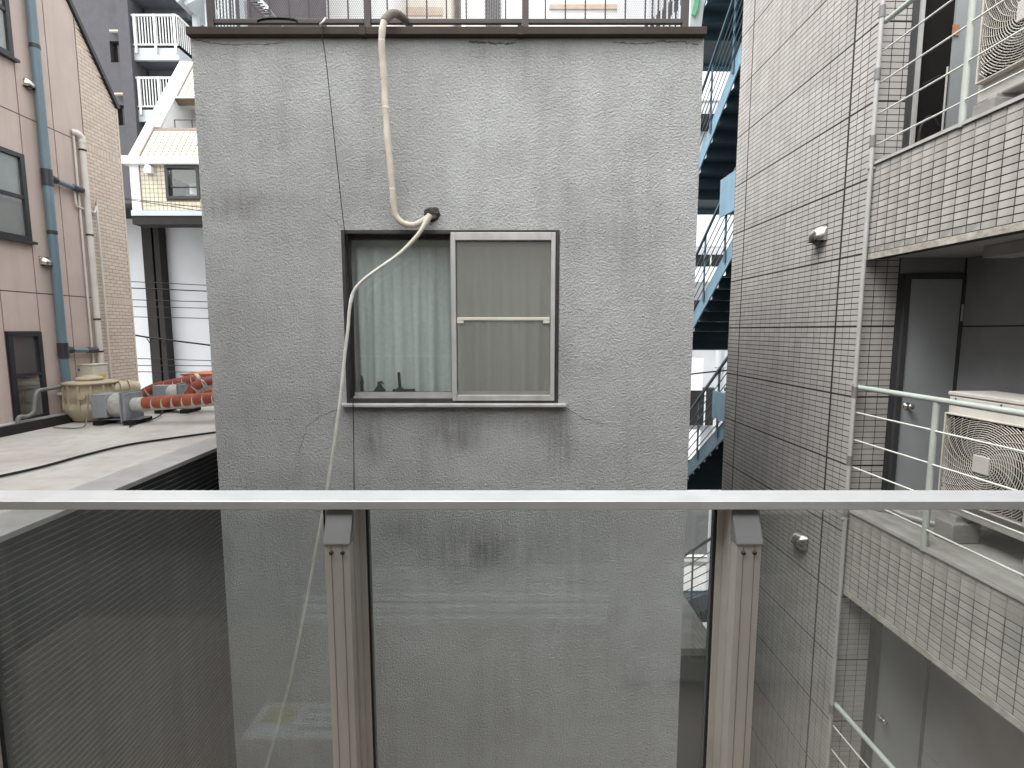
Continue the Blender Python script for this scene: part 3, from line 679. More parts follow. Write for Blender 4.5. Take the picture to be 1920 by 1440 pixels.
def pwin(ya, yb_, za, zb, mid, curtainmat):
    o = ringX(ya + .012, yb_ - .012, za, zb, .05, PX_ - .01, PX_ + .025).part('window', m_blackframe, pb, bevel=.003)
    zm = za + (zb - za) * mid
    MBb = MB().box(PX_ - .005, PX_ + .02, ya + .063, yb_ - .063, zm - .018, zm + .018); MBb.part('meeting_rail', m_blackframe, o)
    MB().box(PX_ - .004, PX_ + .0, ya + .063, yb_ - .063, zm + .019, zb - .051).part('pane', m_winglass, o)
    MB().box(PX_ + .002, PX_ + .006, ya + .063, yb_ - .063, za + .051, zm - .019).part('pane', m_winglass, o)
    MB().box(PX_ - .009, PX_ - .006, ya + .063, yb_ - .063, zm + .019, zb - .051).part('upper_blind', curtainmat[0], o)
    MB().box(PX_ - .009, PX_ - .006, ya + .063, yb_ - .063, za + .051, zm - .019).part('lower_film', curtainmat[1], o)
    MB().box(PX_ - .002, PX_ + .06, ya - .01, yb_ + .01, za - .03, za - .002).part('sill', m_blackframe, o)
def ringX(ya, yb_, za, zb, t_, xa, xb):
    return MB().box(xa, xb, ya, ya + t_, za, zb).box(xa, xb, yb_ - t_, yb_, za, zb).box(xa, xb, ya + t_, yb_ - t_, zb - t_, zb).box(xa, xb, ya + t_, yb_ - t_, za, za + t_)
m_film = M('frosted_film', (.80, .79, .78), (.72, .72, .71), 3, .6)
m_dkfilm = M('wired_dark_glass', (.05, .065, .06), (.035, .045, .042), 40, .3)
pwin(yA, yB, w3[0], w3[1], .52, (m_dkfilm, m_film)); pwin(yA - .25, yB, w2[0], w2[1], .5, (m_curtain_w, m_film)); pwin(yA - .25, yB, w1[0], w1[1], .5, (m_curtain_w, m_film))
# beige brick tiles, running bond with soldier courses
brm = MB().box(-.006, 0, 0, .1095, 0, .0415).mesh('brick'); brm.materials.append(m_bricktile); nbrick = 0
bt = MB(); z = RZ - .1; row = 0
sold = [z_on(225, 560) , z_on(205, 275)]
sold = [.42, 2.34]
while z < ex[2] + 3.5:
    isS = any(abs(z - s_ + .05) < .024 for s_ in sold)
    h = .10 if isS else .0465; wd = .05 if isS else .1145; off = (wd / 2 if row % 2 and not isS else 0)
    y = yb + .012 - off
    while y < yf - .002:
        a = max(y, yb + .012); c = min(y + wd - .005, yf)
        za2, zc2 = min(z + h - .005, zslant(a) - .01), min(z + h - .005, zslant(c) - .01)
        if c - a > .01 and za2 > z + .004:
            if zc2 < z:
                c = yf + (z - ex[2] + .01) / sl_; zc2 = z + .0005
            full = c - a > wd - .0055 and abs(za2 - zc2) < 1e-6 and not isS
            if full and z > -1.0 and nbrick < 300:
                o = bpy.data.objects.new('brick', brm); C.objects.link(o); o.parent = pb; nbrick += 1
                o.location = Vector((PX_ + random.uniform(-.001, .001), a, z)) - BASE[pb.name]; y += wd; continue
            if c > a: bt.prism([(a, z), (c, z), (c, zc2), (a, za2)], PX_ - .012, PX_ + random.uniform(-.001, .001), 'x')
        y += wd
    z += h; row += 1
bt.part('brick_tiles', m_bricktile, pb, kind='stuff')
q = MB().box(PX_ + .002, PX_ + .12, .3, yf + .4, RZ - .003, RZ + .11); q.part('base_kerb', m_flash, pb)
MB().box(PX_ + .121, PX_ + .14, .3, yf + .4, RZ - .003, RZ + .10).part('kerb_flashing', m_dkcol, pb)
MB().box(PX_ - .3, PX_ + .0, yf + .002, yf + .03, GROUND, ex[2]).part('corner_trim', m_bricktile, pb)
# blue down pipe with tees
pr = PX_ + .06
pa = TX(60, 0, pr); pe = TX(124, 712, pr)
yp = (TX(88, 330, pr)[1] + TX(104, 500, pr)[1]) / 2
dp = thing('blue_downpipe', 'tall blue grey drain pipe with two side branches on the pink wall', 'pipe', (pr, yp, pe[2]), 'T')
MB().tube([(pr, yp, pe[2] - .1), (pr, yp, 7.5)], .045, 16).part('pipe', m_bluepipe, dp)
for (px_, py_) in ((88, 333), (124, 657)):
    zz = TX(px_, py_, pr)[2]; bt_ = MB()
    bt_.tube([(pr, yp, zz - .09), (pr, yp, zz + .09)], .053, 16).tube([(pr, yp, zz + .02), (pr, yp + .12, zz)], .04, 14)
    tee = bt_.part('tee_fitting', m_dkpipe, dp)
    MB().tube([(pr, yp + .1, zz), (pr, yp + .36, zz - .01)], .030, 14).part('branch_pipe', m_bluepipe, tee)
    MB().tube([(pr, yp + .34, zz - .01), (pr, yp + .48, zz - .012)], .037, 14).part('end_socket', m_dkpipe, tee)
for py_ in (90, 430):
    zz = TX(70, py_, pr)[2]; MB().tube([(pr, yp, zz - .02), (pr, yp, zz + .02)], .050, 16).part('pipe_clip', m_dkpipe, dp)
# beige pipe with curved top
pr2 = PX_ + .055; y2 = TX(165, 400, pr2)[1]; ztp = TX(150, 258, pr2)[2]
q = thing('beige_pipe', 'beige white pipe with an elbow at its top beside the brick tiles', 'pipe', (pr2, y2, RZ), 'T')
MB().tube([(pr2, y2, RZ + .3), (pr2, y2, ztp - .05)], .034, 14).part('pipe', m_whpipe, q)
MB().tube(smooth_path([(pr2, y2, ztp - .06), (pr2, y2, ztp), (pr2 - .01, y2 - .04, ztp + .04), (pr2 - .05, y2 - .07, ztp + .045)], 4), .039, 14).part('elbow', m_whpipe, q)
for py_ in (286, 440, 598, 660):
    zz = TX(165, py_, pr2)[2]; MB().tube([(pr2, y2, zz - .01), (pr2, y2, zz + .01)], .040, 14).part('pipe_clip', m_brown, q)
y3 = y2 - .075
MB().tube([(PX_ + .02, y3, RZ + .25), (PX_ + .02, y3, ztp)], .013, 8).top('thin_conduit', m_whpipe, 'thin pale conduit running close behind the beige pipe', 'conduit', (PX_ + .02, y3, RZ + .25), 'T')
za_ = TX(150, 350, PX_ + .02)[2]; zb2 = TX(158, 392, PX_ + .02)[2]; y4 = TX(185, 450, PX_ + .02)[1]
c4 = smooth_path([(PX_ + .03, y2 - .14, za_), (PX_ + .03, y2 - .14, zb2 + .05), (PX_ + .03, y2 - .10, zb2), (PX_ + .03, y4 - .04, zb2 - .01), (PX_ + .03, y4, zb2 - .05), (PX_ + .03, y4, RZ + .3)], 3)
MB().tube(c4, .013, 8).top('bent_conduit', m_whpipe, 'thin conduit that jogs right across the brick tiles and drops to the roof', 'conduit', tuple(c4[-1]), 'T')
def hood(loc, rz, sc_, label, grp, mat=None, sq=False):
    h = thing('vent_hood', label, 'vent', (0, 0, 0), group=grp)
    if not sq:
        pr_ = [(.0, .075)] + [(-.095 * math.sin(e * math.pi / 16), -.01 + .085 * math.cos(e * math.pi / 16)) for e in range(1, 9)] + [(-.098, -.055), (-.006, -.055)]
        n_ = 9; vs_ = []; mb = MB()
        for k in range(n_):
            t_ = -1 + 2 * k / (n_ - 1); sc2 = (1 - abs(t_) ** 4) ** .5 * .75 + .25 if abs(t_) < 1 else .25
            for (x_, z_) in pr_: vs_.append((x_ * sc2, .08 * t_, z_ if z_ < 0 else z_ * (.6 + .4 * sc2)))
        m_ = len(pr_)
        mb.add(vs_, [(k * m_ + i, k * m_ + (i + 1) % m_, (k + 1) * m_ + (i + 1) % m_, (k + 1) * m_ + i) for k in range(n_ - 1) for i in range(m_ - 1)], None, True)
        mb.add([(x_ * .25, -.08, z_ if z_ < 0 else z_ * .7) for x_, z_ in pr_], [tuple(range(m_))]).add([(x_ * .25, .08, z_ if z_ < 0 else z_ * .7) for x_, z_ in pr_], [tuple(range(m_))])
        mb.part('cowl', mat or m_hood, h)
        MB().box(-.004, 0, -.088, .088, -.062, .082).part('wall_plate', mat or m_hood, h, bevel=.002)
        MB().box(-.09, -.006, -.065, .065, -.0575, -.0555).part('dark_mouth', m_acdark, h)
        MB().tube([(-.04, 0, -.057), (-.045, 0, -.085)], [.035, .02], 12).part('drip_spout', m_coupling, h)
    h.location = loc; h.rotation_euler = (0, 0, rz); h.scale = (sc_,) * 3
    return h
p1 = TX(50, 157, PX_ + .002); hood(t2w(p1), PHI + math.pi, .72, 'upper small round metal vent cap on the pink wall', 'vent caps on the pink wall')
p1 = TX(83, 491, PX_ + .002); hood(t2w(p1), PHI + math.pi, .72, 'lower small round metal vent cap on the pink wall above the small window', 'vent caps on the pink wall')

# ------------------------------------------------------------------ equipment on the pale roof
def rp(px, py): return TZ(px, py, RZ)
tc_ = rp(142, 794); tcx, tcy = tc_[0], tc_[1] + .26
tk = thing('beige_tank', 'beige plastic tank with a round lid beside the pink wall', 'tank', (tcx, tcy, RZ), 'T')
q = MB(); q.lathe([(.001, 0), (.17, 0), (.20, .02), (.265, .12), (.268, .20), (.25, .215), (.25, .24), (.266, .26), (.262, .36), (.245, .44), (.27, .445), (.272, .465), (.22, .48), (.001, .485)], 36, (tcx, tcy, RZ)); q.part('body', m_tank, tk)
q = MB()
for k in range(14):
    a = k / 14 * 2 * math.pi
    q.bar((tcx + .262 * math.cos(a), tcy + .262 * math.sin(a), RZ + .15), (tcx + .255 * math.cos(a), tcy + .255 * math.sin(a), RZ + .435), .022, .03, (math.cos(a), math.sin(a), 0))
q.part('ribs', m_tank, tk)
MB().lathe([(.001, .486), (.135, .486), (.14, .505), (.12, .525), (.08, .53), (.07, .545), (.001, .547)], 28, (tcx - .01, tcy, RZ)).part('lid', m_tank, tk)
MB().tube([(tcx + .18, tcy + .06, RZ + .34), (tcx + .25, tcy + .10, RZ + .36), (tcx + .32, tcy + .18, RZ + .37), (tcx + .37, tcy + .26, RZ + .36)], [.07, .085, .09, .09], 16).part('side_duct', m_tank, tk)
for k in (-.07, .02):
    MB().tube([(tcx + .33 + k * .66, tcy + .13 + k * .76, RZ + .372), (tcx + .345 + k * .66, tcy + .147 + k * .76, RZ + .373)], .098, 16).part('duct_band', m_tank, tk)
MB().tube([(tcx + .24 * math.cos(R(-70)), tcy + .24 * math.sin(R(-70)), RZ + .32), (tcx + .29 * math.cos(R(-70)), tcy + .29 * math.sin(R(-70)), RZ + .32)], .04, 16).part('round_port', m_tank, tk)
MB().tube(smooth_path([(tcx - .20, tcy - .12, RZ + .33), (tcx - .27, tcy - .16, RZ + .33), (tcx - .29, tcy - .16, RZ + .28)], 3), .026, 12).part('short_outlet', m_silver, tk)
ip = smooth_path([(tcx - .20, tcy - .05, RZ + .43)] + [TX(u_, v_, -5.14) for u_, v_ in ((84, 730), (72, 733), (66, 744), (63, 772), (50, 781), (36, 782), (33, 796))], 4)
MB().tube(ip, .022, 10).top('foam_pipe', m_coupling, 'dark foam covered pipe bending from the beige tank to the wall', 'pipe', tuple(ip[-1]), 'T')
cbx = TY(176, 716, 6.35)
cb = thing('control_box', 'cream metal cabinet with small stickers on a stand behind the tank', 'control box', (cbx[0], 6.45, RZ), 'T')
bw, bh = .115, .21; zb0 = cbx[2]
cbx = (cbx[0] - .07, cbx[1], cbx[2])
MB().box(cbx[0] - bw, cbx[0] + bw, 6.3, 6.53, zb0, zb0 + bh).part('cabinet', m_box, cb, bevel=.008)
MB().box(cbx[0] - bw - .008, cbx[0] + bw + .008, 6.29, 6.54, zb0 + bh, zb0 + bh + .012).part('cover', m_box, cb, bevel=.004)
MB().box(cbx[0] - .05, cbx[0] + bw + .02, 6.28, 6.54, zb0 - .03, zb0 - .002).part('tray', m_black, cb)
for sx in (-.08, .09):
    for sy in (6.32, 6.50): MB().box(cbx[0] + sx - .015, cbx[0] + sx + .015, sy - .015, sy + .015, RZ - .003, zb0 - .031).part('leg', m_fan, cb)
MB().box(cbx[0] - .07, cbx[0] - .045, 6.296, 6.299, zb0 + .14, zb0 + .17).part('blue_label', m_bluelab, cb)
MB().box(cbx[0] + bw + .001, cbx[0] + bw + .004, 6.40, 6.48, zb0 + .04, zb0 + .09).part('orange_label', m_orlab, cb)
MB().box(cbx[0] + bw + .001, cbx[0] + bw + .004, 6.32, 6.37, zb0 + .02, zb0 + .06).part('white_label', m_white, cb)
def duct_fan(cx_, cy_, z_, ang, label, s=1.0):
    f_ = thing('duct_fan', label, 'fan', (cx_, cy_, RZ), 'T', 'round duct fans on the roof')
    c, sn = math.cos(ang), math.sin(ang)
    def P(a, b_, z): return (cx_ + a * c * s - b_ * sn * s, cy_ + a * sn * s + b_ * c * s, z_ + z * s)
    def obox(a0, a1, b0, b1, z0_, z1_):
        m_ = MB(); m_.box(a0, a1, b0, b1, z0_, z1_); m_.v = [P(*v_) for v_ in m_.v]; return m_
    obox(-.30, -.14, -.13, .13, -.13, .14).part('terminal_casing', m_fan, f_, bevel=.006)
    t_ = MB().tube([P(-.139, 0, 0), P(-.12, 0, 0), P(.04, 0, 0)], [.13 * s, .145 * s, .145 * s], 28); t_.part('housing', m_silver, f_)
    obox(.041, .055, -.17, .17, -.18, .17).part('flange_plate', m_fan, f_, bevel=.002)
    obox(.056, .09, -.15, .15, -.16, .15).part('flange_plate', m_fan, f_)
    zz = (RZ - z_) / s
    for a in (-.22, .12): obox(a - .05, a + .05, -.17, .17, zz, zz + .05).part('rubber_foot', m_black, f_)
    obox(-.30, .2, -.1, .1, zz + .051, max(zz + .056, -.185)).part('bracket', m_fan, f_)
    return P
fc = rp(222, 797); fy = fc[1] + .15
PF = duct_fan(fc[0], fy, RZ + .21, R(1), 'front grey duct fan with a square flange beside the tank')
def duct(name, label, pts, r, collars=(), grp='red painted exhaust ducts'):
    d_ = thing(name, label, 'duct', tuple(pts[0]), 'T', grp)
    MB().tube(pts, r, 20).part('pipe', m_red, d_)
    for (a, b_) in collars: MB().tube([a, b_], r + .008, 20).part('collar', m_silver, d_)
    return d_
dz = RZ + .215
dirv = Vector((TY(400, 748, 6.4)[0] - PF(.09, 0, 0)[0], .62, 0))
A0 = Vector(PF(.09, 0, 0)); dv = (Vector(TY(400, 748, A0.y + .05)) - A0)
A1 = A0 + dv * .13; A2 = A0 + dv * 1.9
d1 = duct('red_duct', 'long front red duct running from the front fan to behind the grey wall', [A1 + (A2 - A1) * k / 16 for k in range(17)], .082)
MB().tube([A0, A1], .088, 20).part('pale_sleeve', m_silver, d1)
fc2 = rp(335, 775); P2 = duct_fan(fc2[0] - .05, fc2[1] + .15, RZ + .23, R(2), 'rear grey duct fan between the red ducts', .95)
B0 = Vector(P2(.09, 0, 0)); bv = Vector((.9, .12, .04)); d2 = duct('red_duct', 'short rear red duct leaving the rear fan towards the grey wall', [B0 + bv * (.12 + k / 12 * 1.4) for k in range(13)], .075)
MB().tube([B0, B0 + bv * .13], .08, 20).part('pale_sleeve', m_silver, d2)
Q = [TY(252, 758, 6.72), TY(266, 743, 6.75), TY(290, 730, 6.8), TY(326, 721, 6.85), TY(376, 711, 6.9)]
d3 = duct('red_duct', 'rear red duct rising from its elbow behind the fans', smooth_path(Q, 5), .078)
for a, b_ in (((264, 745), (269, 741)), ((284, 733), (291, 730)), ((368, 713), (374, 711))):
    MB().tube([TY(a[0], a[1], 6.8), TY(b_[0], b_[1], 6.83)], .085, 20).part('collar', m_hose, d3)
Q = [TY(356, 742, 6.5), TY(364, 730, 6.52), TY(378, 720, 6.55), TY(397, 715, 6.6), TY(430, 713, 6.7)]
d4 = duct('red_duct', 'curved red elbow duct with silver tape next to the grey wall', smooth_path(Q, 5), .075)
for a, b_ in (((356, 741), (362, 733)), ((378, 722), (388, 718))):
    MB().tube([TY(a[0], a[1], 6.53), TY(b_[0], b_[1], 6.6)], .081, 20).part('collar', m_silver, d4)
bx0 = TY(343, 712, 7.4); bx1 = TY(420, 700, 7.4)
rb = thing('rusty_unit', 'low grey metal cover with rusty orange edges behind the ducts', 'metal cover', (bx0[0] + .3, 7.6, RZ), 'T')
MB().box(bx0[0], bx1[0], 7.4, 8.0, RZ, bx0[2] + .06).part('body', m_fan, rb); MB().box(bx0[0] - .02, bx1[0], 7.38, 8.02, bx0[2] + .061, bx0[2] + .085).part('rusty_lid', m_rust, rb)
w1p = smooth_path([TZ(243, 800, RZ + .01), TZ(262, 790, RZ + .02), TZ(280, 788, RZ + .02), TZ(300, 779, RZ + .03), TZ(305, 770, RZ + .06)], 4)
MB().tube(w1p, .008, 6).top('fan_cable', m_black, 'short black cable looping between the two duct fans', 'cable', tuple(w1p[0]), 'T')
w1p = smooth_path([TZ(100, 800, RZ + .01), TZ(110, 802, RZ + .01), TZ(150, 802, RZ + .01), TZ(162, 790, RZ + .06), (fc[0] - .35, fy - .1, RZ + .35)], 4)
MB().tube(w1p, .007, 6).top('fan_cable', m_coupling, 'grey cable curving on the roof below the beige tank', 'cable', tuple(w1p[0]), 'T')

# ================================================================== CREAM TILED BUILDING behind, left
KY = 13.0
kl = W(243, 298, KY)[0]; kl = -9.5
kr = -5.6
ze = W(243, 298, KY)[2]; zlow = W(243, 395, KY)[2]
cb_ = thing('cream_building', 'cream tiled building with a steep slanted tiled roof and white trim', 'building', (kl, KY, GROUND))
k2l, k2r = W(313, 340, KY)[0], W(372, 340, KY)[0]; kz0, kz1 = W(340, 371, KY)[2], W(340, 312, KY)[2]
def wallhole(x0_, x1_, z0_, z1_, hx0, hx1, hz0, hz1, ya, yb_):
    return MB().box(x0_, hx0, ya, yb_, z0_, z1_).box(hx1, x1_, ya, yb_, z0_, z1_).box(hx0, hx1, ya, yb_, z0_, hz0).box(hx0, hx1, ya, yb_, hz1, z1_)
wallhole(kl, kr, zlow, ze - .05, k2l, k2r, kz0, kz1, KY + .012, KY + .25).part('wall', m_creamj, cb_)
q = MB(); tw = .1035; z = zlow + .02
while z < ze - .16:
    x = kl + .24
    while x < kr:
        if not (x + tw > k2l + .01 and x < k2r - .01 and z + tw > kz0 + .01 and z < kz1 - .01):
            q.box(x, x + tw - .011, KY, KY + .012, z, z + tw - .009)
        x += tw
    z += tw
q.part('wall_tiles', m_cream, cb_, kind='stuff')
MB().box(kl, kl + .22, KY - .03, KY + .01, zlow, ze - .15).part('corner_trim', m_white, cb_)
MB().box(kl - .12, kr, KY - .12, KY + .25, ze - .15, ze + .02).part('eave_trim', m_white, cb_, bevel=.01)
MB().box(kl - .03, kr, KY - .05, KY + .3, zlow - .13, zlow).part('sill_band', m_beam, cb_)
zc1 = W(240, 421, KY)[2]
MB().box(kl - .03, kr, KY - .03, KY + .4, zc1, zlow - .132).part('dark_beam', m_dkcol, cb_)
wn = ring(k2l - .03, k2r + .03, kz0 - .03, kz1 + .03, .07, .07, .07, .07, KY - .03, KY + .1).part('window', m_blackframe, cb_)
MB().box(k2l + .05, k2r - .05, KY + .02, KY + .05, kz0 + .26, kz0 + .28).part('glazing_bar', m_blackframe, wn)
MB().box(k2l + .05, k2r - .05, KY + .055, KY + .06, kz0 + .05, kz1 - .05).part('pane', m_winglass, wn)
m_kin = M('pale_interior', (.55, .50, .38), (.5, .46, .36), 2, .8)
MB().box(k2l - 1, kr, KY + 2.5, KY + 2.6, kz0 - .4, kz1 + .4).part('room_back', m_kin, cb_)
MB().box(k2l - 1, kr, KY + .26, KY + 2.5, kz1 + .25, kz1 + .3).part('room_ceiling', m_kin, cb_)
MB().box(k2l - .1, kr, KY + .9, KY + .95, kz0 - .4, kz0 + .32).part('room_cabinet', m_beam, cb_)
lt = [(k2l + .15, KY + .5, kz1 + .17), (k2l + .95, KY + 1.3, kz1 + .17)]
MB().tube(lt, .035, 10).part('fluorescent_tube', mE, cb_)
# slanted roof, with the notch of a little terrace
up = Vector((0, 15.33 - KY, 7.65 - ze)); upn = up.normalized(); L_ = up.length; nrm = Vector((0, -upn.z, upn.y))
def onroof(x, s_, h=0): p = Vector((x, KY, ze)) + upn * s_ + nrm * h; return p
nzl = W(300, 240, KY + 1)[2]
def s_at(px, py):                               # where a pixel ray meets the slanted roof
    d = ray(px, py); o_ = Vector((kl, KY, ze)); t_ = o_.dot(nrm) / d.dot(nrm); p = d * t_; return p.x, (p - Vector((p.x, KY, ze))).dot(upn)
xn, sn0 = s_at(297, 240); _, sn1 = s_at(332, 185)
def roofslab(xa, xb, sa, sb, name, mat, h0=-.2, h1=0):
    q = MB(); v_ = [onroof(x, s_, h) for h in (h0, h1) for s_ in (sa, sb) for x in (xa, xb)]
    q.add(v_, [(0, 1, 3, 2), (4, 6, 7, 5), (0, 4, 5, 1), (2, 3, 7, 6), (0, 2, 6, 4), (1, 5, 7, 3)]); return q.part(name, mat, cb_)
roofslab(kl, xn, 0, L_, 'roof', m_creamj); roofslab(xn, kr, 0, sn0, 'roof', m_creamj); roofslab(xn, kr, sn1, L_, 'roof', m_creamj)
q = MB(); s_ = .04; rw = 0
while s_ < L_ - .1:
    x = kl + .26 
    while x < kr:
        if not (x + .1 > xn - .06 and sn0 - .12 < s_ + .1 and s_ < sn1 + .02) and not (abs(x + .05 - xn) < .09 and s_ > sn1):
            v_ = [onroof(a, b_, h) for h in (0, .012) for b_ in (s_, s_ + .092) for a in (x, x + .138)]
            q.add(v_, [(4, 6, 7, 5), (0, 4, 5, 1), (2, 3, 7, 6), (0, 2, 6, 4), (1, 5, 7, 3)])
        x += .16
    s_ += .114; rw += 1
q.part('roof_tiles', M('cream_roof_tile', (.50, .455, .35), (.45, .41, .32), 3, .5, island=.07), cb_, kind='stuff')
roofslab(kl - .02, kl + .2, 0, L_, 'edge_trim', m_white, .001, .05)
roofslab(xn - .07, xn + .05, sn0, L_, 'terrace_trim', m_white, .001, .04)
pf = onroof(0, sn0); pt = onroof(0, sn1)
MB().box(xn, kr, pf.y - .02, pf.y + .3, pf.z - .12, pf.z).part('terrace_ledge', M('mauve_trim', (.36, .30, .29), None, 4, .7), cb_)
MB().prism([(pf.y, pf.z - .1), (pt.y, pt.z - .01), (pt.y + .8, pt.z - .01), (pt.y + .8, pf.z - .1)], xn + .001, xn + .02, 'x').part('terrace_side', m_white, cb_)
MB().box(xn, kr, pt.y + .7, pt.y + .8, pf.z - .1, pt.z).part('terrace_back', m_whpanel, cb_)
MB().box(xn, kr, pt.y - .05, pt.y + .7, pt.z, pt.z + .03).part('terrace_ceiling', m_white, cb_)
MB().box(xn, kr, pf.y + .3, pt.y + .7, pf.z - .12, pf.z - .08).part('terrace_floor', m_conc, cb_)
tr_ = MB().tube([(xn + .4, pf.y + .05, pf.z + .22), (kr, pf.y + .05, pf.z + .22)], .012, 6); 
for k in range(5): tr_.tube([(xn + .4 + k * .45, pf.y + .05, pf.z), (xn + .4 + k * .45, pf.y + .05, pf.z + .22)], .012, 6)
tr_.part('terrace_rail', m_brown, cb_)
MB().tube([(xn + .85, pt.y + .62, pf.z), (xn + .85, pt.y + .62, pt.z)], .03, 8).part('terrace_pipe', m_white, cb_)
MB().box(kl, kr, 15.33, 19, GROUND, 7.6).part('rear_block', m_whpanel, cb_)
h = W(283, 318, KY); hv_ = MB(); 
vh = thing('vent_hood', 'white vent hood on the cream tiled wall left of its window', 'vent', (h[0], KY, h[2]))
MB().tube([(h[0], KY - .001, h[2]), (h[0], KY - .12, h[2])], .09, 14).part('cap', m_white, vh); MB().box(h[0] - .09, h[0] + .09, KY - .13, KY - .001, h[2] - .11, h[2] - .01).part('skirt', m_white, vh)
# white rounded wall with dark bands under it
wh = thing('white_rounded_building', 'white rounded wall with two dark vertical bands below the cream building', 'building', (-9, 15, GROUND))
zws = W(240, 421, 14.4)[2] + .25
q = MB(); cxw, cyw, rw_ = -10.2, 23.0, 8.2; n_ = 40; vs_ = []
for k in range(n_ + 1):
    a = R(-150 + 120 * k / n_); vs_ += [(cxw + rw_ * math.cos(a), cyw + rw_ * math.sin(a), GROUND), (cxw + rw_ * math.cos(a), cyw + rw_ * math.sin(a), zws)]
q.add(vs_, [(2 * k, 2 * k + 2, 2 * k + 3, 2 * k + 1) for k in range(n_)], None, True); q.part('wall', m_whpanel, wh, fix=False)
for (pa_, pb2) in ((265, 283), (287, 297)):
    xa = W(pa_, 440, 14.5)[0]; xb = W(pb2, 440, 14.5)[0]
    MB().box(xa, xb, 14.5, 14.8, GROUND, zws).part('dark_band', m_dkcol, wh)
MB().box(-16, -5.0, 13.5, 18.5, zws + .001, zws + .1).part('soffit', m_dkcol, wh)
# overhead wires in the gap
def wire(pts, y, r_, label, grp):
    P_ = smooth_path([W(a, b_, y) for a, b_ in pts], 4); MB().tube(P_, r_, 6).top('overhead_wire', m_black, label, 'wire', tuple(P_[0]), group=grp)
GW = 'overhead wires between the pink and the grey building'
yw = 10.5
for i, (ya, yb2, nm) in enumerate(((528, 535, 'topmost of the thin wires crossing the white wall'), (540, 546, 'second wire from the top crossing the white wall'), (562, 566, 'third wire from the top crossing the white wall'), (575, 578, 'fourth wire from the top crossing the white wall'), (594, 597, 'fifth wire from the top, just above the thick cable'), (672, 676, 'first thin wire below the thick cable on the white wall'), (685, 686, 'second thin wire below the thick cable on the white wall'), (697, 698, 'lowest thin wire on the white wall above the red ducts'))):
    wire([(100, ya - 3), (245, ya), (390, yb2), (520, yb2 + 4)], yw, .008 if i != 1 else .011, nm, GW)
wire([(100, 600), (250, 628), (320, 638), (392, 647), (520, 665)], 9.5, .016, 'thick black cable sagging across the white wall', GW)
wire([(150, 365), (243, 373), (310, 381), (380, 389), (500, 402)], 11, .007, 'upper wire of the pair crossing the cream tiled wall', GW)
wire([(150, 366), (243, 375), (310, 385), (380, 396), (500, 414)], 11, .007, 'lower wire of the pair crossing the cream tiled wall', GW)

# ================================================================== DARK APARTMENT BLOCK, far left
DY = 20.0
db = thing('dark_apartment_block', 'tall dark slate apartment block with white balcony railings', 'building', (-13, DY, GROUND))
xe = W(262, 150, DY)[0]
def hb(px, py): return W(px, py, DY)
wa = [(hb(205, 77), hb(222, 117)), (hb(222, 197), hb(238, 235))]
hx0, hx1 = hb(205, 77)[0], hb(221, 77)[0]
zh = [(wa[1][1][2], wa[1][0][2]), (wa[0][1][2], wa[0][0][2])]
zz = [GROUND, zh[0][0], zh[0][1], zh[1][0], zh[1][1], 26]
hx0b, hx1b = hb(221, 200)[0], hb(235, 235)[0]
q = MB().box(-30, min(hx0, hx0b) - .0, DY, DY + .4, GROUND, 26).box(max(hx1, hx1b), xe, DY, DY + .4, GROUND, 26)
xa_, xb_ = min(hx0, hx0b), max(hx1, hx1b)
q.box(xa_, xb_, DY, DY + .4, zz[0], zz[1]).box(xa_, xb_, DY, DY + .4, zz[2], zz[3]).box(xa_, xb_, DY, DY + .4, zz[4], 26)
q.part('wall', m_apt, db)
for k, (a, c) in enumerate(zh):
    wq = MB().box(xa_, xb_, DY + .2, DY + .24, a, c).part('window', m_black, db)
    MB().box(xa_ + (xb_ - xa_) * .5, xb_, DY + .15, DY + .19, a, c).part('shutter', m_brownwin, wq)
MB().box(xe - .42, xe, DY - .35, DY - .001, GROUND, 26).part('pilaster', m_apt, db)
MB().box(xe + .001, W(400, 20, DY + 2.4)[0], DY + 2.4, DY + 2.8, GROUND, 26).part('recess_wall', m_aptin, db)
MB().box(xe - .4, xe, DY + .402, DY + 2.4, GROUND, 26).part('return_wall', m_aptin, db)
zA = W(300, 118, DY)[2]; zB = W(290, 232, DY)[2]; st_ = zA - zB
xr_ = W(341, 90, DY)[0]
for k in range(-1, 3):
    z = zA + k * st_ * 1.0
    if k == -1: z = zB
    MB().box(xe + .002, xr_, DY - .2, DY + 2.4, z, z + .42).part('balcony_slab', m_beam, db)
    MB().box(xe + .02, xr_ - .02, DY - .1, DY + 2.38, z - .02, z - .002).part('slab_underside', m_slab, db)
    for yy in (DY + .5, DY + 1.5): MB().box(xe + .02, xr_ - .02, yy, yy + .2, z - .3, z - .021).part('slab_beam', m_slab, db)
    MB().box(xe + .7, xe + 1.5, DY + 2.3, DY + 2.395, z + .43, z + 2.3).part('balcony_door', m_brownwin, db)
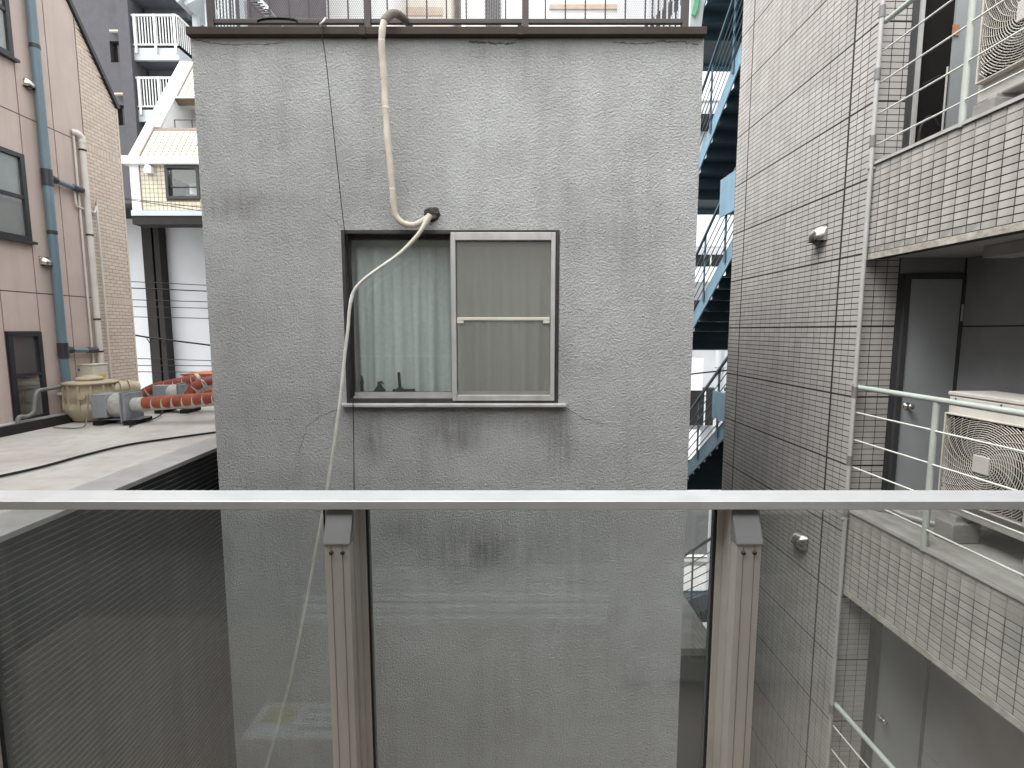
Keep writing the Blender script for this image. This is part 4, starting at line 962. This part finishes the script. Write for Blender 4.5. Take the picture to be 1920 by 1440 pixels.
def white_rail(x0_, x1_, y_, z_, side, label):
    r_ = thing('balcony_railing', label, 'railing', (x0_, y_, z_), group='white balcony railings on the dark apartment block')
    MB().box(x0_ - .05, x1_, y_ - .03, y_ + .03, z_ + 1.13, z_ + 1.2).part('top_rail', m_white, r_)
    MB().box(x0_ - .05, x1_, y_ - .02, y_ + .02, z_ + .13, z_ + .18).part('bottom_rail', m_white, r_)
    n_ = int((x1_ - x0_) / .105); bm_ = MB().box(-.015, .015, -.015, .015, .181, 1.129).mesh('baluster'); bm_.materials.append(m_white)
    for k in range(n_ + 1):
        o = bpy.data.objects.new('baluster', bm_); C.objects.link(o); o.parent = r_; o.location = (k * (x1_ - x0_) / n_, 0, 0)
    for x in (x0_ + .08, (x0_ + x1_) / 2, x1_ - .08): MB().box(x - .04, x + .04, y_ - .06, y_ - .031, z_ - .15, z_ + 1.19).part('post', m_white, r_)
    if side:
        MB().box(x1_ - .03, x1_ + .03, y_ + .031, y_ + 1.8, z_ + 1.13, z_ + 1.2).part('top_rail', m_white, r_)
        for k in range(1, 16):
            o = bpy.data.objects.new('baluster', bm_); C.objects.link(o); o.parent = r_; o.location = (x1_ - x0_, k * .12, 0)
for k, lab in ((-1, 'lower white balcony railing partly behind the slanted cream roof'), (0, 'white balcony railing just left of the brown eave'), (1, 'highest white balcony railing on the dark block')):
    z = zB if k == -1 else zA + k * st_
    white_rail(xe + .05, xr_, DY - .2, z + .38, True, lab)
py_ = DY - .1
tp = thing('tan_downpipe', 'long tan drain pipe with short side arms on the dark block', 'pipe', (W(240, 200, py_)[0], py_, GROUND))
xt = (W(231, 40, py_)[0] + W(247, 260, py_)[0]) / 2
MB().tube([(xt, py_, GROUND), (xt, py_, 22)], .10, 12).part('pipe', m_tanpipe, tp)
for y_ in (59, 177, 294):
    z = W(230, y_, py_)[2]; MB().tube([(xt, py_, z), (xt - .5, py_, z)], .055, 8).part('side_arm', m_tanpipe, tp)
# white steel stair behind, seen above the brown eave
SY = 17.0
ws = thing('white_steel_stair', 'pale steel outside stair behind the left end of the roof railing', 'staircase', (W(420, 40, SY)[0], SY, GROUND))
MB().bar(W(330, -20, SY), W(362, 22, SY), 1.2, .28).part('stringer', m_beam, ws)
MB().bar(W(362, 20, SY), W(392, 5, SY), 1.0, .30).part('stringer', m_beam, ws)
MB().bar(W(470, -14, SY), W(516, 36, SY), 1.0, .16).part('stringer', m_beam, ws)
for k in range(9):
    p = W(472 + k * 5, -6 + k * 5.2, SY); MB().box(p[0] - .05, p[0] + .25, SY - .5, SY + .5, p[2] - .2, p[2] - .16).part('tread', m_slab, ws)
xq = W(365, 40, SY)[0]; MB().box(xq - .08, xq + .08, SY, SY + .16, GROUND, 16).part('column', m_beam, ws)
xq = W(455, 40, SY)[0]; MB().box(xq - .08, xq + .08, SY, SY + .16, GROUND, 16).part('column', m_beam, ws)
for k in range(10):
    p = W(395 + k * 6, 20, SY); MB().box(p[0] - .02, p[0] + .02, SY - .3, SY - .26, 7, 14).part('screen_bar', m_beam, ws)
# dark block wing behind the railing, then white and beige buildings
def block(name, label, px0, px1, y, ztop_, mat, feats=None, depth=6):
    xa, xb = W(px0, 20, y)[0], W(px1, 20, y)[0]
    t_ = thing(name, label, 'building', ((xa + xb) / 2, y, GROUND)); MB().box(xa, xb, y, y + depth, GROUND, ztop_).part('wall', mat, t_)
    return t_, xa, xb
block('dark_rear_block', 'flat dark slate wall of a building behind the left part of the roof railing', 395, 560, 23.5, 26, m_apt)
t_, xa, xb = block('white_rear_building', 'plain white building behind the roof railing above the window', 562, 738, 27, 30, m_white)
for k in range(4): MB().box(xa, xb, 26.96, 26.999, 12 + k * 3, 12.04 + k * 3).part('floor_joint', m_beam, t_)
t_, xa, xb = block('beige_rear_building', 'beige building with a brown strip window behind the pipe bend', 740, 846, 29, 31, m_beige)
a = W(760, 30, 29); c = W(830, 14, 29); MB().box(a[0], c[0], 28.95, 28.999, a[2], c[2]).part('window', m_tanpipe, t_)
t_, xa, xb = block('pale_rear_building', 'pale building with railings and beams behind the right part of the roof railing', 872, 1210, 30, 31, m_white)
a = W(915, 40, 30); 
for k in range(9):
    p = W(912 + k * 3.2, 30, 30); MB().box(p[0] - .03, p[0] + .03, 29.9, 29.999, 14, 21).part('bar', m_slab, t_)
a = W(1030, 14, 30); c = W(1190, 10, 30); MB().box(a[0], c[0], 29.9, 29.999, a[2] - .12, a[2] + .12).part('ledge', m_tanpipe, t_)
t_ = thing('far_steel_stair', 'dark outside stair with many bars behind the right end of the roof railing', 'staircase', (W(1250, 40, 14)[0], 14, GROUND))
for k in range(12):
    p = W(1218 + k * 5.5, 30 , 14); MB().box(p[0] - .02, p[0] + .02, 14, 14.05, 6.5, 13).part('bar', m_blackframe if k % 2 else m_beam, t_)
for k in range(7):
    p = W(1212, 40 - k * 8, 14); pp = W(1232 , 40 - k * 8, 14); MB().box(p[0] + k * .12, pp[0] + k * .12, 14.1, 14.6, p[2] - .03, p[2] + .01).part('tread', m_blackframe, t_)
a = W(1205, 30, 14)[0]; c = W(1285, 30, 14)[0]; MB().box(a, c, 16, 16.3, GROUND, 14).part('back_wall', m_whpanel, t_)

# ================================================================== TILED BUILDING on the right
TXP = 3.0; EY = 4.2
tb = thing('tiled_building', 'grey tiled building with stacked balconies on the right', 'building', (TXP, 5, GROUND), 'T')
FLR = -1.54; ST = 2.88; yfar = 6.65
MB().box(TXP + .0022, 9, EY + .003, yfar, GROUND, 9).part('wall', m_grout, tb)
tiles = MB(); J = [EY + .01, 4.50, 6.338, yfar]; nc = [3, 18, 3]
zbase = .03 - .6 * 12
zrow = zbase
for r_ in range(28 * 12):
    z = zbase + r_ * .05; gz = .014 if r_ % 12 == 0 else 0.005
    if z > 8.9: break
    for s_ in range(3):
        wd = (J[s_ + 1] - J[s_] - .018) / nc[s_]
        for k in range(nc[s_]):
            ya = J[s_] + .009 + k * wd
            tiles.box(TXP - random.uniform(0, .001), TXP + .003, ya + .004, ya + wd - .004, z + gz, z + .05 - .003)
# end-wall strip of tiles (square-on), left of the doors
for r_ in range(28 * 12):
    z = zbase + r_ * .05; gz = .014 if r_ % 12 == 0 else 0.005
    if z > 8.9: break
    for k in range(3):
        xa = TXP + .006 + k * .1
        tiles.box(xa + .004, xa + .096, EY - random.uniform(0, .001), EY + .004, z + gz, z + .05 - .0015)
tiles.part('wall_tiles', m_tile, tb, kind='stuff')
# balcony fascias: slab + tiles, three storeys. nearest ~300 tiles are single parts
tm = MB().box(0, .003, -.046, .046, .0, .0418).mesh('tile'); tm.materials.append(m_tile2)
m_tiled = M('soiled_tile', (.20, .19, .175), (.36, .35, .33), 9, .6)
tmd = tm.copy(); tmd.materials.clear(); tmd.materials.append(m_tiled)
single = 0; rest = MB(); FH = .75
for st in (1, 0, -1):
    zf = FLR + st * ST
    MB().box(TXP + .003, 4.9, -.5, EY - .002, zf - .16, zf - .004).part('balcony_slab', m_conc, tb)
    MB().box(TXP + .0022, TXP + .16, -.5, EY - .004, zf - FH, zf - .161).part('fascia', m_grout, tb)
    MB().box(TXP + .161, 4.9, -.5, EY - .004, zf - FH + .012, zf - .161).part('ceiling', m_soffit, tb)
    MB().prism([(TXP - .012, zf - .012), (TXP - .012, zf + .012), (TXP + .14, zf + .03), (TXP + .14, zf - .003)], -.5, EY - .01, 'y').part('edge_capping', m_conc, tb)
    MB().box(TXP - .016, TXP - .0125, -.5, EY - .01, zf - .014, zf + .006).part('metal_edge', m_alu_w, tb)
    MB().box(TXP - .004, TXP + .012, -.5, EY - .01, zf - FH - .012, zf - FH + .036).part('lower_moulding', M('worn_moulding', (.42, .39, .35), (.25, .23, .2), 14, .8, bump=.6, bscale=40), tb)
    nrow = 14
    for r_ in range(nrow):
        z = zf - .017 - (r_ + 1) * .0495
        for k in range(48):
            yc = EY - .02 - .1 * k - .05
            if yc < .1: break
            px_vis = yc > 2.7
            if px_vis and ((st == 1) or (st == 0 and k < 8 + 4)) and single < 300:
                o = bpy.data.objects.new('tile', tmd if (r_ == nrow - 1 and st == 1 and random.random() < .55) else tm); C.objects.link(o); o.parent = tb
                o.location = Vector((TXP + random.uniform(-.0012, 0), yc, z + .002)) - BASE[tb.name]; single += 1
            else: rest.box(TXP - random.uniform(0, .001), TXP + .003, yc - .046, yc + .046, z + .002, z + .0438)
rest.part('fascia_tiles', m_tile2, tb, kind='stuff')
# inner side wall panels of the balconies
SW = 3.86
for st in (1, 0, -1):
    zf = FLR + st * ST; zc_ = zf + ST - FH + .010
    MB().box(SW + .012, 6, -.5, EY - .003, zf - .003, zc_ - .002).part('inner_wall', m_grout, tb)
    for (za, zb) in ((zf, zf + .58), (zf + .59, zf + 1.57), (zf + 1.58, zc_ - .003)):
        for ya, yb_ in ((EY - 1.9, EY - .02), (EY - 3.8, EY - 1.91)):
            MB().box(SW, SW + .012, ya, yb_, za + .002, zb).part('wall_panel', m_panel, tb)
zl = FLR + ST - FH + .010; bq = TZ(1843, 484, zl - .085)
MB().box(bq[0], bq[0] + .22, bq[1] - 1.3, bq[1], zl - .085, zl - .001).part('ceiling_box', m_soffit, tb)
# doors at the end wall
dl, dr = TY(1690, 700, EY)[0], TY(1786, 700, EY)[0]
for st in (0, -1):
    zf = FLR + st * ST; dh = 1.97
    MB().box(TXP + .315, SW - .001, EY - .004, EY + .02, zf + dh + .045, zf + ST - FH + .010).part('lintel_panel', m_panel, tb)
    dd = MB().box(dl - .045, dl, EY - .03, EY + .012, zf, zf + dh + .04).box(dr, dr + .05, EY - .03, EY + .012, zf, zf + dh + .04).box(dl, dr, EY - .03, EY + .012, zf + dh, zf + dh + .04)
    fr = dd.part('door_frame', m_doorfr, tb, bevel=.002)
    MB().box(dl + .003, dr - .003, EY - .018, EY + .011, zf + .01, zf + dh - .003).part('door', m_door, fr, bevel=.002)
    MB().lathe([(.001, -.062), (.022, -.06), (.026, -.045), (.018, -.03), (.011, -.022), (.011, -.004), (.032, -.003), (.032, 0)], 20, (dl + .055, EY - .018, zf + .9), 'y').part('door_knob', m_hood, fr)
    MB().box(dr - .004, dr + .012, EY - .036, EY - .03, zf + 1.62, zf + 1.76).part('hinge', m_alu, fr)
    MB().box(TXP + .312, dl - .046, EY - .002, EY + .011, zf, zf + dh + .04).part('jamb_strip', m_doorfr, tb)
# upper storey: an opening with a half open grey leaf
zf = FLR + ST
ol = TY(1716, 100, EY)[0]; om = TY(1782, 100, EY)[0]
op = MB().box(ol, ol + .03, EY - .03, EY + .012, zf, zf + 2.12).part('door_frame', m_alu_w, tb)
MB().box(ol - .05, ol - .001, EY - .012, EY + .011, zf, zf + 2.12).part('frame_trim', m_doorfr, op)
MB().box(ol + .031, om, EY - .004, EY + .011, zf, zf + 2.12).part('dark_opening', m_acdark, op)
MB().box(om + .001, SW - .002, EY - .02, EY + .011, zf, zf + 2.12).part('door_leaf', m_door, op)
MB().tube([(om - .03, EY - .02, zf), (om - .03, EY - .02, zf + .75)], .008, 8).part('pull_rod', m_pipegrey, op)
gc = TY(1745, 205, EY - .15)
st_ = thing('folded_stand', 'dark bent metal stand leaning inside the upper balcony opening', 'stand', (gc[0], gc[1], zf), 'T')
MB().tube(smooth_path([(gc[0] - .06, gc[1], zf + .0), (gc[0] - .07, gc[1], zf + .22), (gc[0], gc[1], zf + .32), (gc[0] + .07, gc[1], zf + .25)], 4), .012, 8).part('hoop', m_black, st_)
MB().tube([(gc[0] - .08, gc[1], zf + .55), (gc[0] + .05, gc[1], zf + .62)], .008, 8).part('arm', m_black, st_)
MB().box(om - .02, om + .03, EY - .03, EY - .021, zf + .98, zf + 1.06).top('orange_tag', M('orange_brown_card', (.4, .2, .1), None, 4, .6), 'small orange brown tag on the upper grey door edge', 'tag', (om, EY - .025, zf + .98), 'T')
drn = smooth_path([(TXP + .06, EY - .04, zf + .045), (TXP + .3, EY - .08, zf + .045), (TXP + .42, EY - .35, zf + .10), (TXP + .43, EY - .62, zf + .14), (TXP + .5, EY - .7, zf + .14)], 4)
MB().tube(drn, .016, 10).top('drain_tube', m_pipegrey, 'grey drain tube lying on the upper balcony floor', 'tube', tuple(drn[0]), 'T')
zf0 = FLR
drn = smooth_path([(TXP + .05, EY - .05, zf0 + .05), (TXP + .25, EY - .12, zf0 + .05), (TXP + .32, EY - .3, zf0 + .03), (TXP + .5, EY - .6, zf0 + .03)], 4)
MB().tube(drn, .016, 10).top('drain_tube', m_pipegrey, 'grey drain tube lying on the balcony floor in front of the door', 'tube', tuple(drn[0]), 'T')
# corner conduit with couplings
vp = thing('corner_pipe', 'long grey vertical pipe with couplings at the balcony corner', 'pipe', (TXP - .035, EY - .055, GROUND), 'T')
MB().tube([(TXP - .035, EY - .055, GROUND), (TXP - .035, EY - .055, 8.5)], .017, 14).part('pipe', m_pipegrey, vp)
for z in (TX(1652, 22, TXP - .04)[2], TX(1647, 137, TXP - .04)[2], TX(1640, 262, TXP - .04)[2], TX(1607, 735, TXP - .04)[2], TX(1600, 866, TXP - .04)[2], TX(1590, 960, TXP - .04)[2], TX(1560, 1330, TXP - .04)[2]):
    MB().tube([(TXP - .035, EY - .055, z - .045), (TXP - .035, EY - .055, z + .04)], .0225, 14).part('coupling', m_coupling, vp)
for z in (TX(1632, 315, TXP - .04)[2], TX(1605, 722, TXP - .04)[2], TX(1588, 975, TXP - .04)[2]):
    MB().box(TXP - .07, TXP - .001, EY - .065, EY - .045, z - .008, z + .008).part('pipe_clip', m_alu_w, vp)
# balcony railings
def brail(st, label):
    zf = FLR + st * ST; x = TXP - .02 + .07; x = TXP + .0
    r_ = thing('balcony_handrail', label, 'railing', (x, EY, zf), 'T', 'pale green balcony railings of the tiled building')
    zt = zf + 1.065
    MB().tube([(x, -.5, zt), (x, EY - .05, zt)], .021, 14).part('top_rail', m_railgr, r_)
    ys = [EY - .82, EY - 1.85, EY - 2.85]
    for y in ys: MB().tube([(x + .0, y, zf - .02), (x, y, zt - .018)], .021, 14).part('post', m_railgr, r_)
    e = [EY - .045] + ys
    for k in range(4):
        z = zt - .215 - .236 * k
        for i in range(3): MB().tube([(x - .012 * i, e[i] - (.023 if i else 0), z), (x - .012 * i, e[i + 1] + .022, z)], .0065, 8).part('bar', m_railbar, r_)
    return r_
brail(1, 'upper balcony railing of pale green tubes near the top right')
brail(0, 'middle balcony railing of pale green tubes in front of the grey door')
brail(-1, 'lowest balcony railing of pale green tubes seen through the glass')
# air conditioners
def ac_unit(label):
    a = thing('air_conditioner', label, 'air conditioner', (0, 0, 0), group='outdoor air conditioning units on the balconies')
    W_, H_, D_ = .92, .947, .34                                 # front face at x=0 (facing -x); far end at y=0, near end at y=-W_
    MB().box(0, D_, -W_, 0, .04, H_ - .03).part('casing', m_acbody, a, bevel=.012)
    MB().box(-.006, D_ + .006, -W_ - .005, .005, H_ - .029, H_).part('top_cover', m_acbody, a, bevel=.006)
    MB().box(-.003, 0, -W_ + .02, -.01, H_ - .072, H_ - .068).part('seam', m_acdark, a)
    for y in (-.06, -.40, -.75): MB().lathe([(.001, -.005), (.006, -.005), (.007, -.003)], 8, (0, y, H_ - .05), 'x').part('screw', m_acdark, a)
    gy, gz, gh = -.352, .475, .318                  # centre and half size of the grille
    MB().box(-.0035, -.001, gy - gh + .005, gy + gh - .005, gz - gh + .005, gz + gh - .005).part('fan_opening', m_acdark, a)
    fb = MB()
    for k in range(3):
        th = k * 2 * math.pi / 3 + .4; vs_ = []
        for i in range(7):
            for s2 in (0, 1):
                r_ = .06 + .03 * i; an = th + (s2 - .5) * (1.0 + .05 * i) + .12 * i
                vs_.append((-.012 - .012 * s2, gy + r_ * math.cos(an), gz + r_ * math.sin(an)))
        fb.add(vs_, [(2 * i, 2 * i + 1, 2 * i + 3, 2 * i + 2) for i in range(6)])
    fb.part('fan_blades', m_coupling, a, fix=False)
    fm = ringX(gy - gh, gy + gh, gz - gh, gz + gh, .012, -.055, -.003); fm.part('grille_frame', m_acgrille, a, bevel=.004)
    gr = MB(); lim = gh - .012
    def clip(poly):
        run = []; out = []
        for p in poly:
            if abs(p[0]) < lim and abs(p[1]) < lim: run.append(p)
            else:
                if len(run) > 1: out.append(run)
                run = []
        if len(run) > 1: out.append(run)
        return out
    r_ = .065
    while r_ < lim * 1.38:
        poly = [(r_ * math.cos(k / 72 * 2 * math.pi), r_ * math.sin(k / 72 * 2 * math.pi)) for k in range(73)]
        for run in clip(poly): gr.tube([(-.045 - .006 * math.cos(min(1, r_ / lim) * 1.5), gy + p[0], gz + p[1]) for p in run], .0034, 4, False)
        r_ += .0155
    gs = MB()
    for k in range(26):
        th = k / 26 * 2 * math.pi; poly = []
        for i in range(26):
            q_ = .05 + i / 25 * lim * 1.4; an = th - 1.25 * max(0, 1 - q_ / (lim * 1.4)) ** 1.3
            poly.append((q_ * math.cos(an), q_ * math.sin(an)))
        for run in clip(poly)[:1]: gs.tube([(-.0505, gy + p[0], gz + p[1]) for p in run], .0021, 4, False)
    gr.part('grille_rings', m_acgrille, a, fix=False); gs.part('grille_spokes', m_acgrille, a, fix=False)
    MB().box(-.062, -.046, gy - .058, gy + .058, gz - .062, gz + .062).part('badge_plate', m_acbody, a, bevel=.006)
    MB().box(-.0025, 0, -W_ + .05, -W_ + .28, .1, H_ - .12).part('service_panel', m_acbody, a)
    for y in (-.15, -W_ + .15): MB().box(-.03, D_ + .03, y - .03, y + .03, 0, .039).part('foot', m_pipegrey, a)
    return a
AX = 3.35; AY = 3.675; AZ = -1.396; AU = 2.94
ac1 = ac_unit('ivory outdoor air conditioner with a round grille on the middle balcony')
ac1.location = t2w((AX, AY, AZ)); ac1.rotation_euler = (0, 0, PHI)
ac2 = copy_tree(ac1); ac2['label'] = 'ivory outdoor air conditioner at the top right corner on the upper balcony'; ac2.location = t2w((AX, AY + .0, AZ + AU))
ac3 = copy_tree(ac1); ac3['label'] = 'outdoor air conditioner on our own balcony, only mirrored in the right glass pane'; ac3.location = (1.38, .15, -1.5); ac3.rotation_euler = (0, 0, R(-90))
for (bxn, zb_, zt3, lab) in ((0, FLR, AZ, 'on the middle balcony'), (1, FLR + ST, AZ + AU, 'on the upper balcony')):
    for k, y in enumerate((AY - .15, AY - .80)):
        nm = 'far' if k == 0 else 'near'
        MB().box(AX - .09, AX + .12, y - .08, y + .08, zb_ - .003, zt3 - .001).top('concrete_block', m_conc, '%s concrete block under the air conditioner %s' % (nm, lab), 'block', (AX, y, zb_), 'T', bevel=.008)
# metal hoods on the tiled wall
for (px_, py_, lab) in ((1540, 441, 'upper stainless vent hood on the grey tiled wall'), (1505, 1014, 'lower stainless vent hood on the tiled wall behind the glass')):
    p = TX(px_, py_, TXP - .002); hood(t2w((TXP - .002, p[1], p[2])), PHI, 1.05, lab, 'stainless vent hoods on the tiled wall')

# ================================================================== BLUE STEEL STAIR between the buildings
SX = 3.6; SLP = .73; rise = 1.44
def P_(px, py): return TX(px, py, SX)
# lower edge of the left stringer passes (1314,310) at the upper flight
ref = P_(1314, 310)
stair = thing('blue_steel_stair', 'blue steel outside stair zigzagging up between grey and tiled buildings', 'staircase', (SX, 9, GROUND), 'T')
Wd = 1.15; yfoot = 9.95; ytop = yfoot - rise / SLP
zfoot0 = ref[2] - (yfoot - ref[1]) * SLP             # underside at the foot of the upper flight
for k in range(-3, 3):
    z0_ = zfoot0 + (k) * ST                           # k=0 is the upper flight in view
    hgt = .30
    for j, x in enumerate((SX, SX + Wd)):
        q = MB(); q.prism([(yfoot, z0_), (ytop, z0_ + rise), (ytop, z0_ + rise + hgt), (yfoot, z0_ + hgt)], x, x + .02, 'x'); q.part('stringer', m_blue, stair)
    # risers and treads
    n_ = 8
    for i in range(n_):
        ya = yfoot - (i) * (yfoot - ytop) / n_; za = z0_ + .06 + i * rise / n_
        MB().box(SX + .021, SX + Wd - .001, ya - (yfoot - ytop) / n_, ya, za + .05, za + .056).box(SX + .021, SX + Wd - .001, ya - .005, ya, za - rise / n_ + .056, za + .049).part('tread', m_blue_shade, stair)
    # far landing and near landing, second flight going back up
    MB().box(SX, SX + 2.4, yfoot, yfoot + 1.0, z0_ - .02, z0_ + .06).part('landing', m_blue_shade, stair)
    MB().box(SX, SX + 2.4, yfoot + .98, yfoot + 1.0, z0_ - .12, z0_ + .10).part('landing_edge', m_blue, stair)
    MB().box(SX, SX + 2.4, ytop - 1.1, ytop, z0_ + rise, z0_ + rise + .1).part('landing', m_blue_shade, stair)
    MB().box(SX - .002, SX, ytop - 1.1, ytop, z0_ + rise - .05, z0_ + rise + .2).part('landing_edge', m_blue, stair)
    q = MB(); q.prism([(ytop, z0_ + rise), (yfoot, z0_ + 2 * rise - .05), (yfoot, z0_ + 2 * rise + .05), (ytop, z0_ + rise + .1)], SX + Wd + .1, SX + 2.35, 'x'); q.part('rear_flight', m_blue_shade, stair)
    # railing on the left stringer
    xr = SX - .012
    for yy in (yfoot - .15, yfoot - .95, yfoot - 1.75):
        zb3 = z0_ + (yfoot - yy) * SLP + .12
        MB().box(xr - .012, xr, yy - .032, yy + .032, zb3, zb3 + 1.15).part('baluster_post', m_bluerail, stair)
    for i in range(6):
        o_ = .34 + i * .17 if i < 5 else 1.26
        MB().bar((xr - .02, yfoot, z0_ + o_), (xr - .02, ytop - .1, z0_ + o_ + rise + .07), .012 if i < 5 else .036, .012 if i < 5 else .036).part('rail', m_bluerail, stair)
# metal panels at the head of the railing
for (pa_, pb2) in (((1358, 338), (1376, 398)), ((1343, 732), (1362, 790))):
    a = P_(*pa_); c = P_(*pb2)
    MB().box(SX - .06, SX - .034, c[1] - .2, a[1], c[2], a[2]).part('kick_panel', m_blue, stair)
for x, y in ((SX + 2.3, yfoot + .9), (SX + .02, yfoot + .9)): MB().box(x, x + .12, y - .12, y, GROUND, 9).part('column', m_blue_shade, stair)
# green net and pale panel above the brown eave, right
a = W(1294, 46, 8.6); c = W(1318, -60, 8.6)
pn = MB().box(a[0], c[0], 8.6, 8.63, a[2] - .1, c[2]).part('side_panel', m_beam, stair) if False else None
pp_ = thing('pale_blue_panel', 'pale blue sheet standing above the right end of the brown eave', 'panel', (a[0], 8.6, a[2]))
MB().prism([(a[0], a[2] - .3), (W(1313, 46, 8.6)[0], a[2] - .3), (W(1321, 0, 8.6)[0], W(1321, 0, 8.6)[2]), (W(1321, -60, 8.6)[0], c[2]), (a[0], c[2])], 8.6, 8.64, 'y').part('sheet', m_beam, pp_)
gp = [W(1297, 26, 8.57), W(1304, -10, 8.57), W(1312, -8, 8.57), W(1308, 18, 8.57), W(1303, 30, 8.57)]
q = MB().prism([(p[0], p[2]) for p in gp], 8.57, 8.585, 'y'); q.top('green_net', m_green, 'bit of green netting hanging on the pale blue sheet', 'net', tuple(gp[0]))

# ------------------------------------------------------------------ street side behind the stair
BY = 24.0
fb_ = thing('white_balcony_building', 'white building with deep balconies across the street behind the blue stair', 'building', (9, BY, GROUND))
xa, xb = W(1230, 600, BY)[0], W(1500, 600, BY)[0]
MB().box(xa - 1, xb, BY + 2, BY + 6, GROUND, 24).part('wall', m_whpanel, fb_)
for (ya, yb2) in ((118, 188), (400, 462), (500, 528), (672, 732), (808, 862), (960, 985), (1010, 1022)):
    za, zb = W(1340, yb2, BY)[2], W(1340, ya, BY)[2]
    MB().box(xa - 1, W(1322 if ya > 600 else 1360, 600, BY)[0], BY, BY + .3, za, zb).part('parapet', m_white, fb_)
for (ya, yb2) in ((192, 214), (470, 498), (735, 806), (865, 940), (560, 600)):
    za, zb = W(1340, yb2, BY)[2], W(1340, ya, BY)[2]
    o = MB().box(xa - 1, xb, BY + 1.2, BY + 1.99, za, zb).part('window', m_dkcol, fb_)
    for k in range(5): MB().box(xa + k * .9 + .2, xa + k * .9 + .26, BY + 1.15, BY + 1.199, za, zb).part('mullion', m_white, o)
up_ = thing('utility_pole', 'pale concrete utility pole behind the blue stair railing', 'utility pole', (W(1345, 700, 13)[0], 13, GROUND))
xp = W(1347, 760, 13)[0]
MB().tube([(xp, 13, GROUND), (xp, 13, W(1347, 600, 13)[2])], [.13, .11], 14).part('pole', m_whpanel, up_)
for y_ in (690, 735, 800): 
    z = W(1347, y_, 13)[2]; MB().box(xp - .2, xp + .2, 12.85, 12.9, z, z + .04).part('crossarm', m_beam, up_)
wire([(1260, 708), (1300, 701), (1347, 696), (1420, 690)], 12.9, .02, 'pale cable running to the utility pole behind the stair', 'cables at the utility pole')
wire([(1260, 748), (1300, 744), (1347, 741), (1420, 739)], 12.9, .015, 'lower thin cable reaching the utility pole', 'cables at the utility pole')
# low dark wall and concrete step behind the grey building, seen low in the gap
lw = thing('low_side_wall', 'low grey concrete wall with a dark face low in the narrow gap', 'wall', (3, 9, GROUND), 'T')
a = TX(1282, 1225, 2.9); 
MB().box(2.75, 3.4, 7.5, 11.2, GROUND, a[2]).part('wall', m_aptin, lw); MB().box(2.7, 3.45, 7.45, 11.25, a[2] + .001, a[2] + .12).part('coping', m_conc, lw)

# ------------------------------------------------------------------ lift everything so that the ground lies at zero
for o in bpy.data.objects:
    if o.parent is None: o.location.z -= GROUND
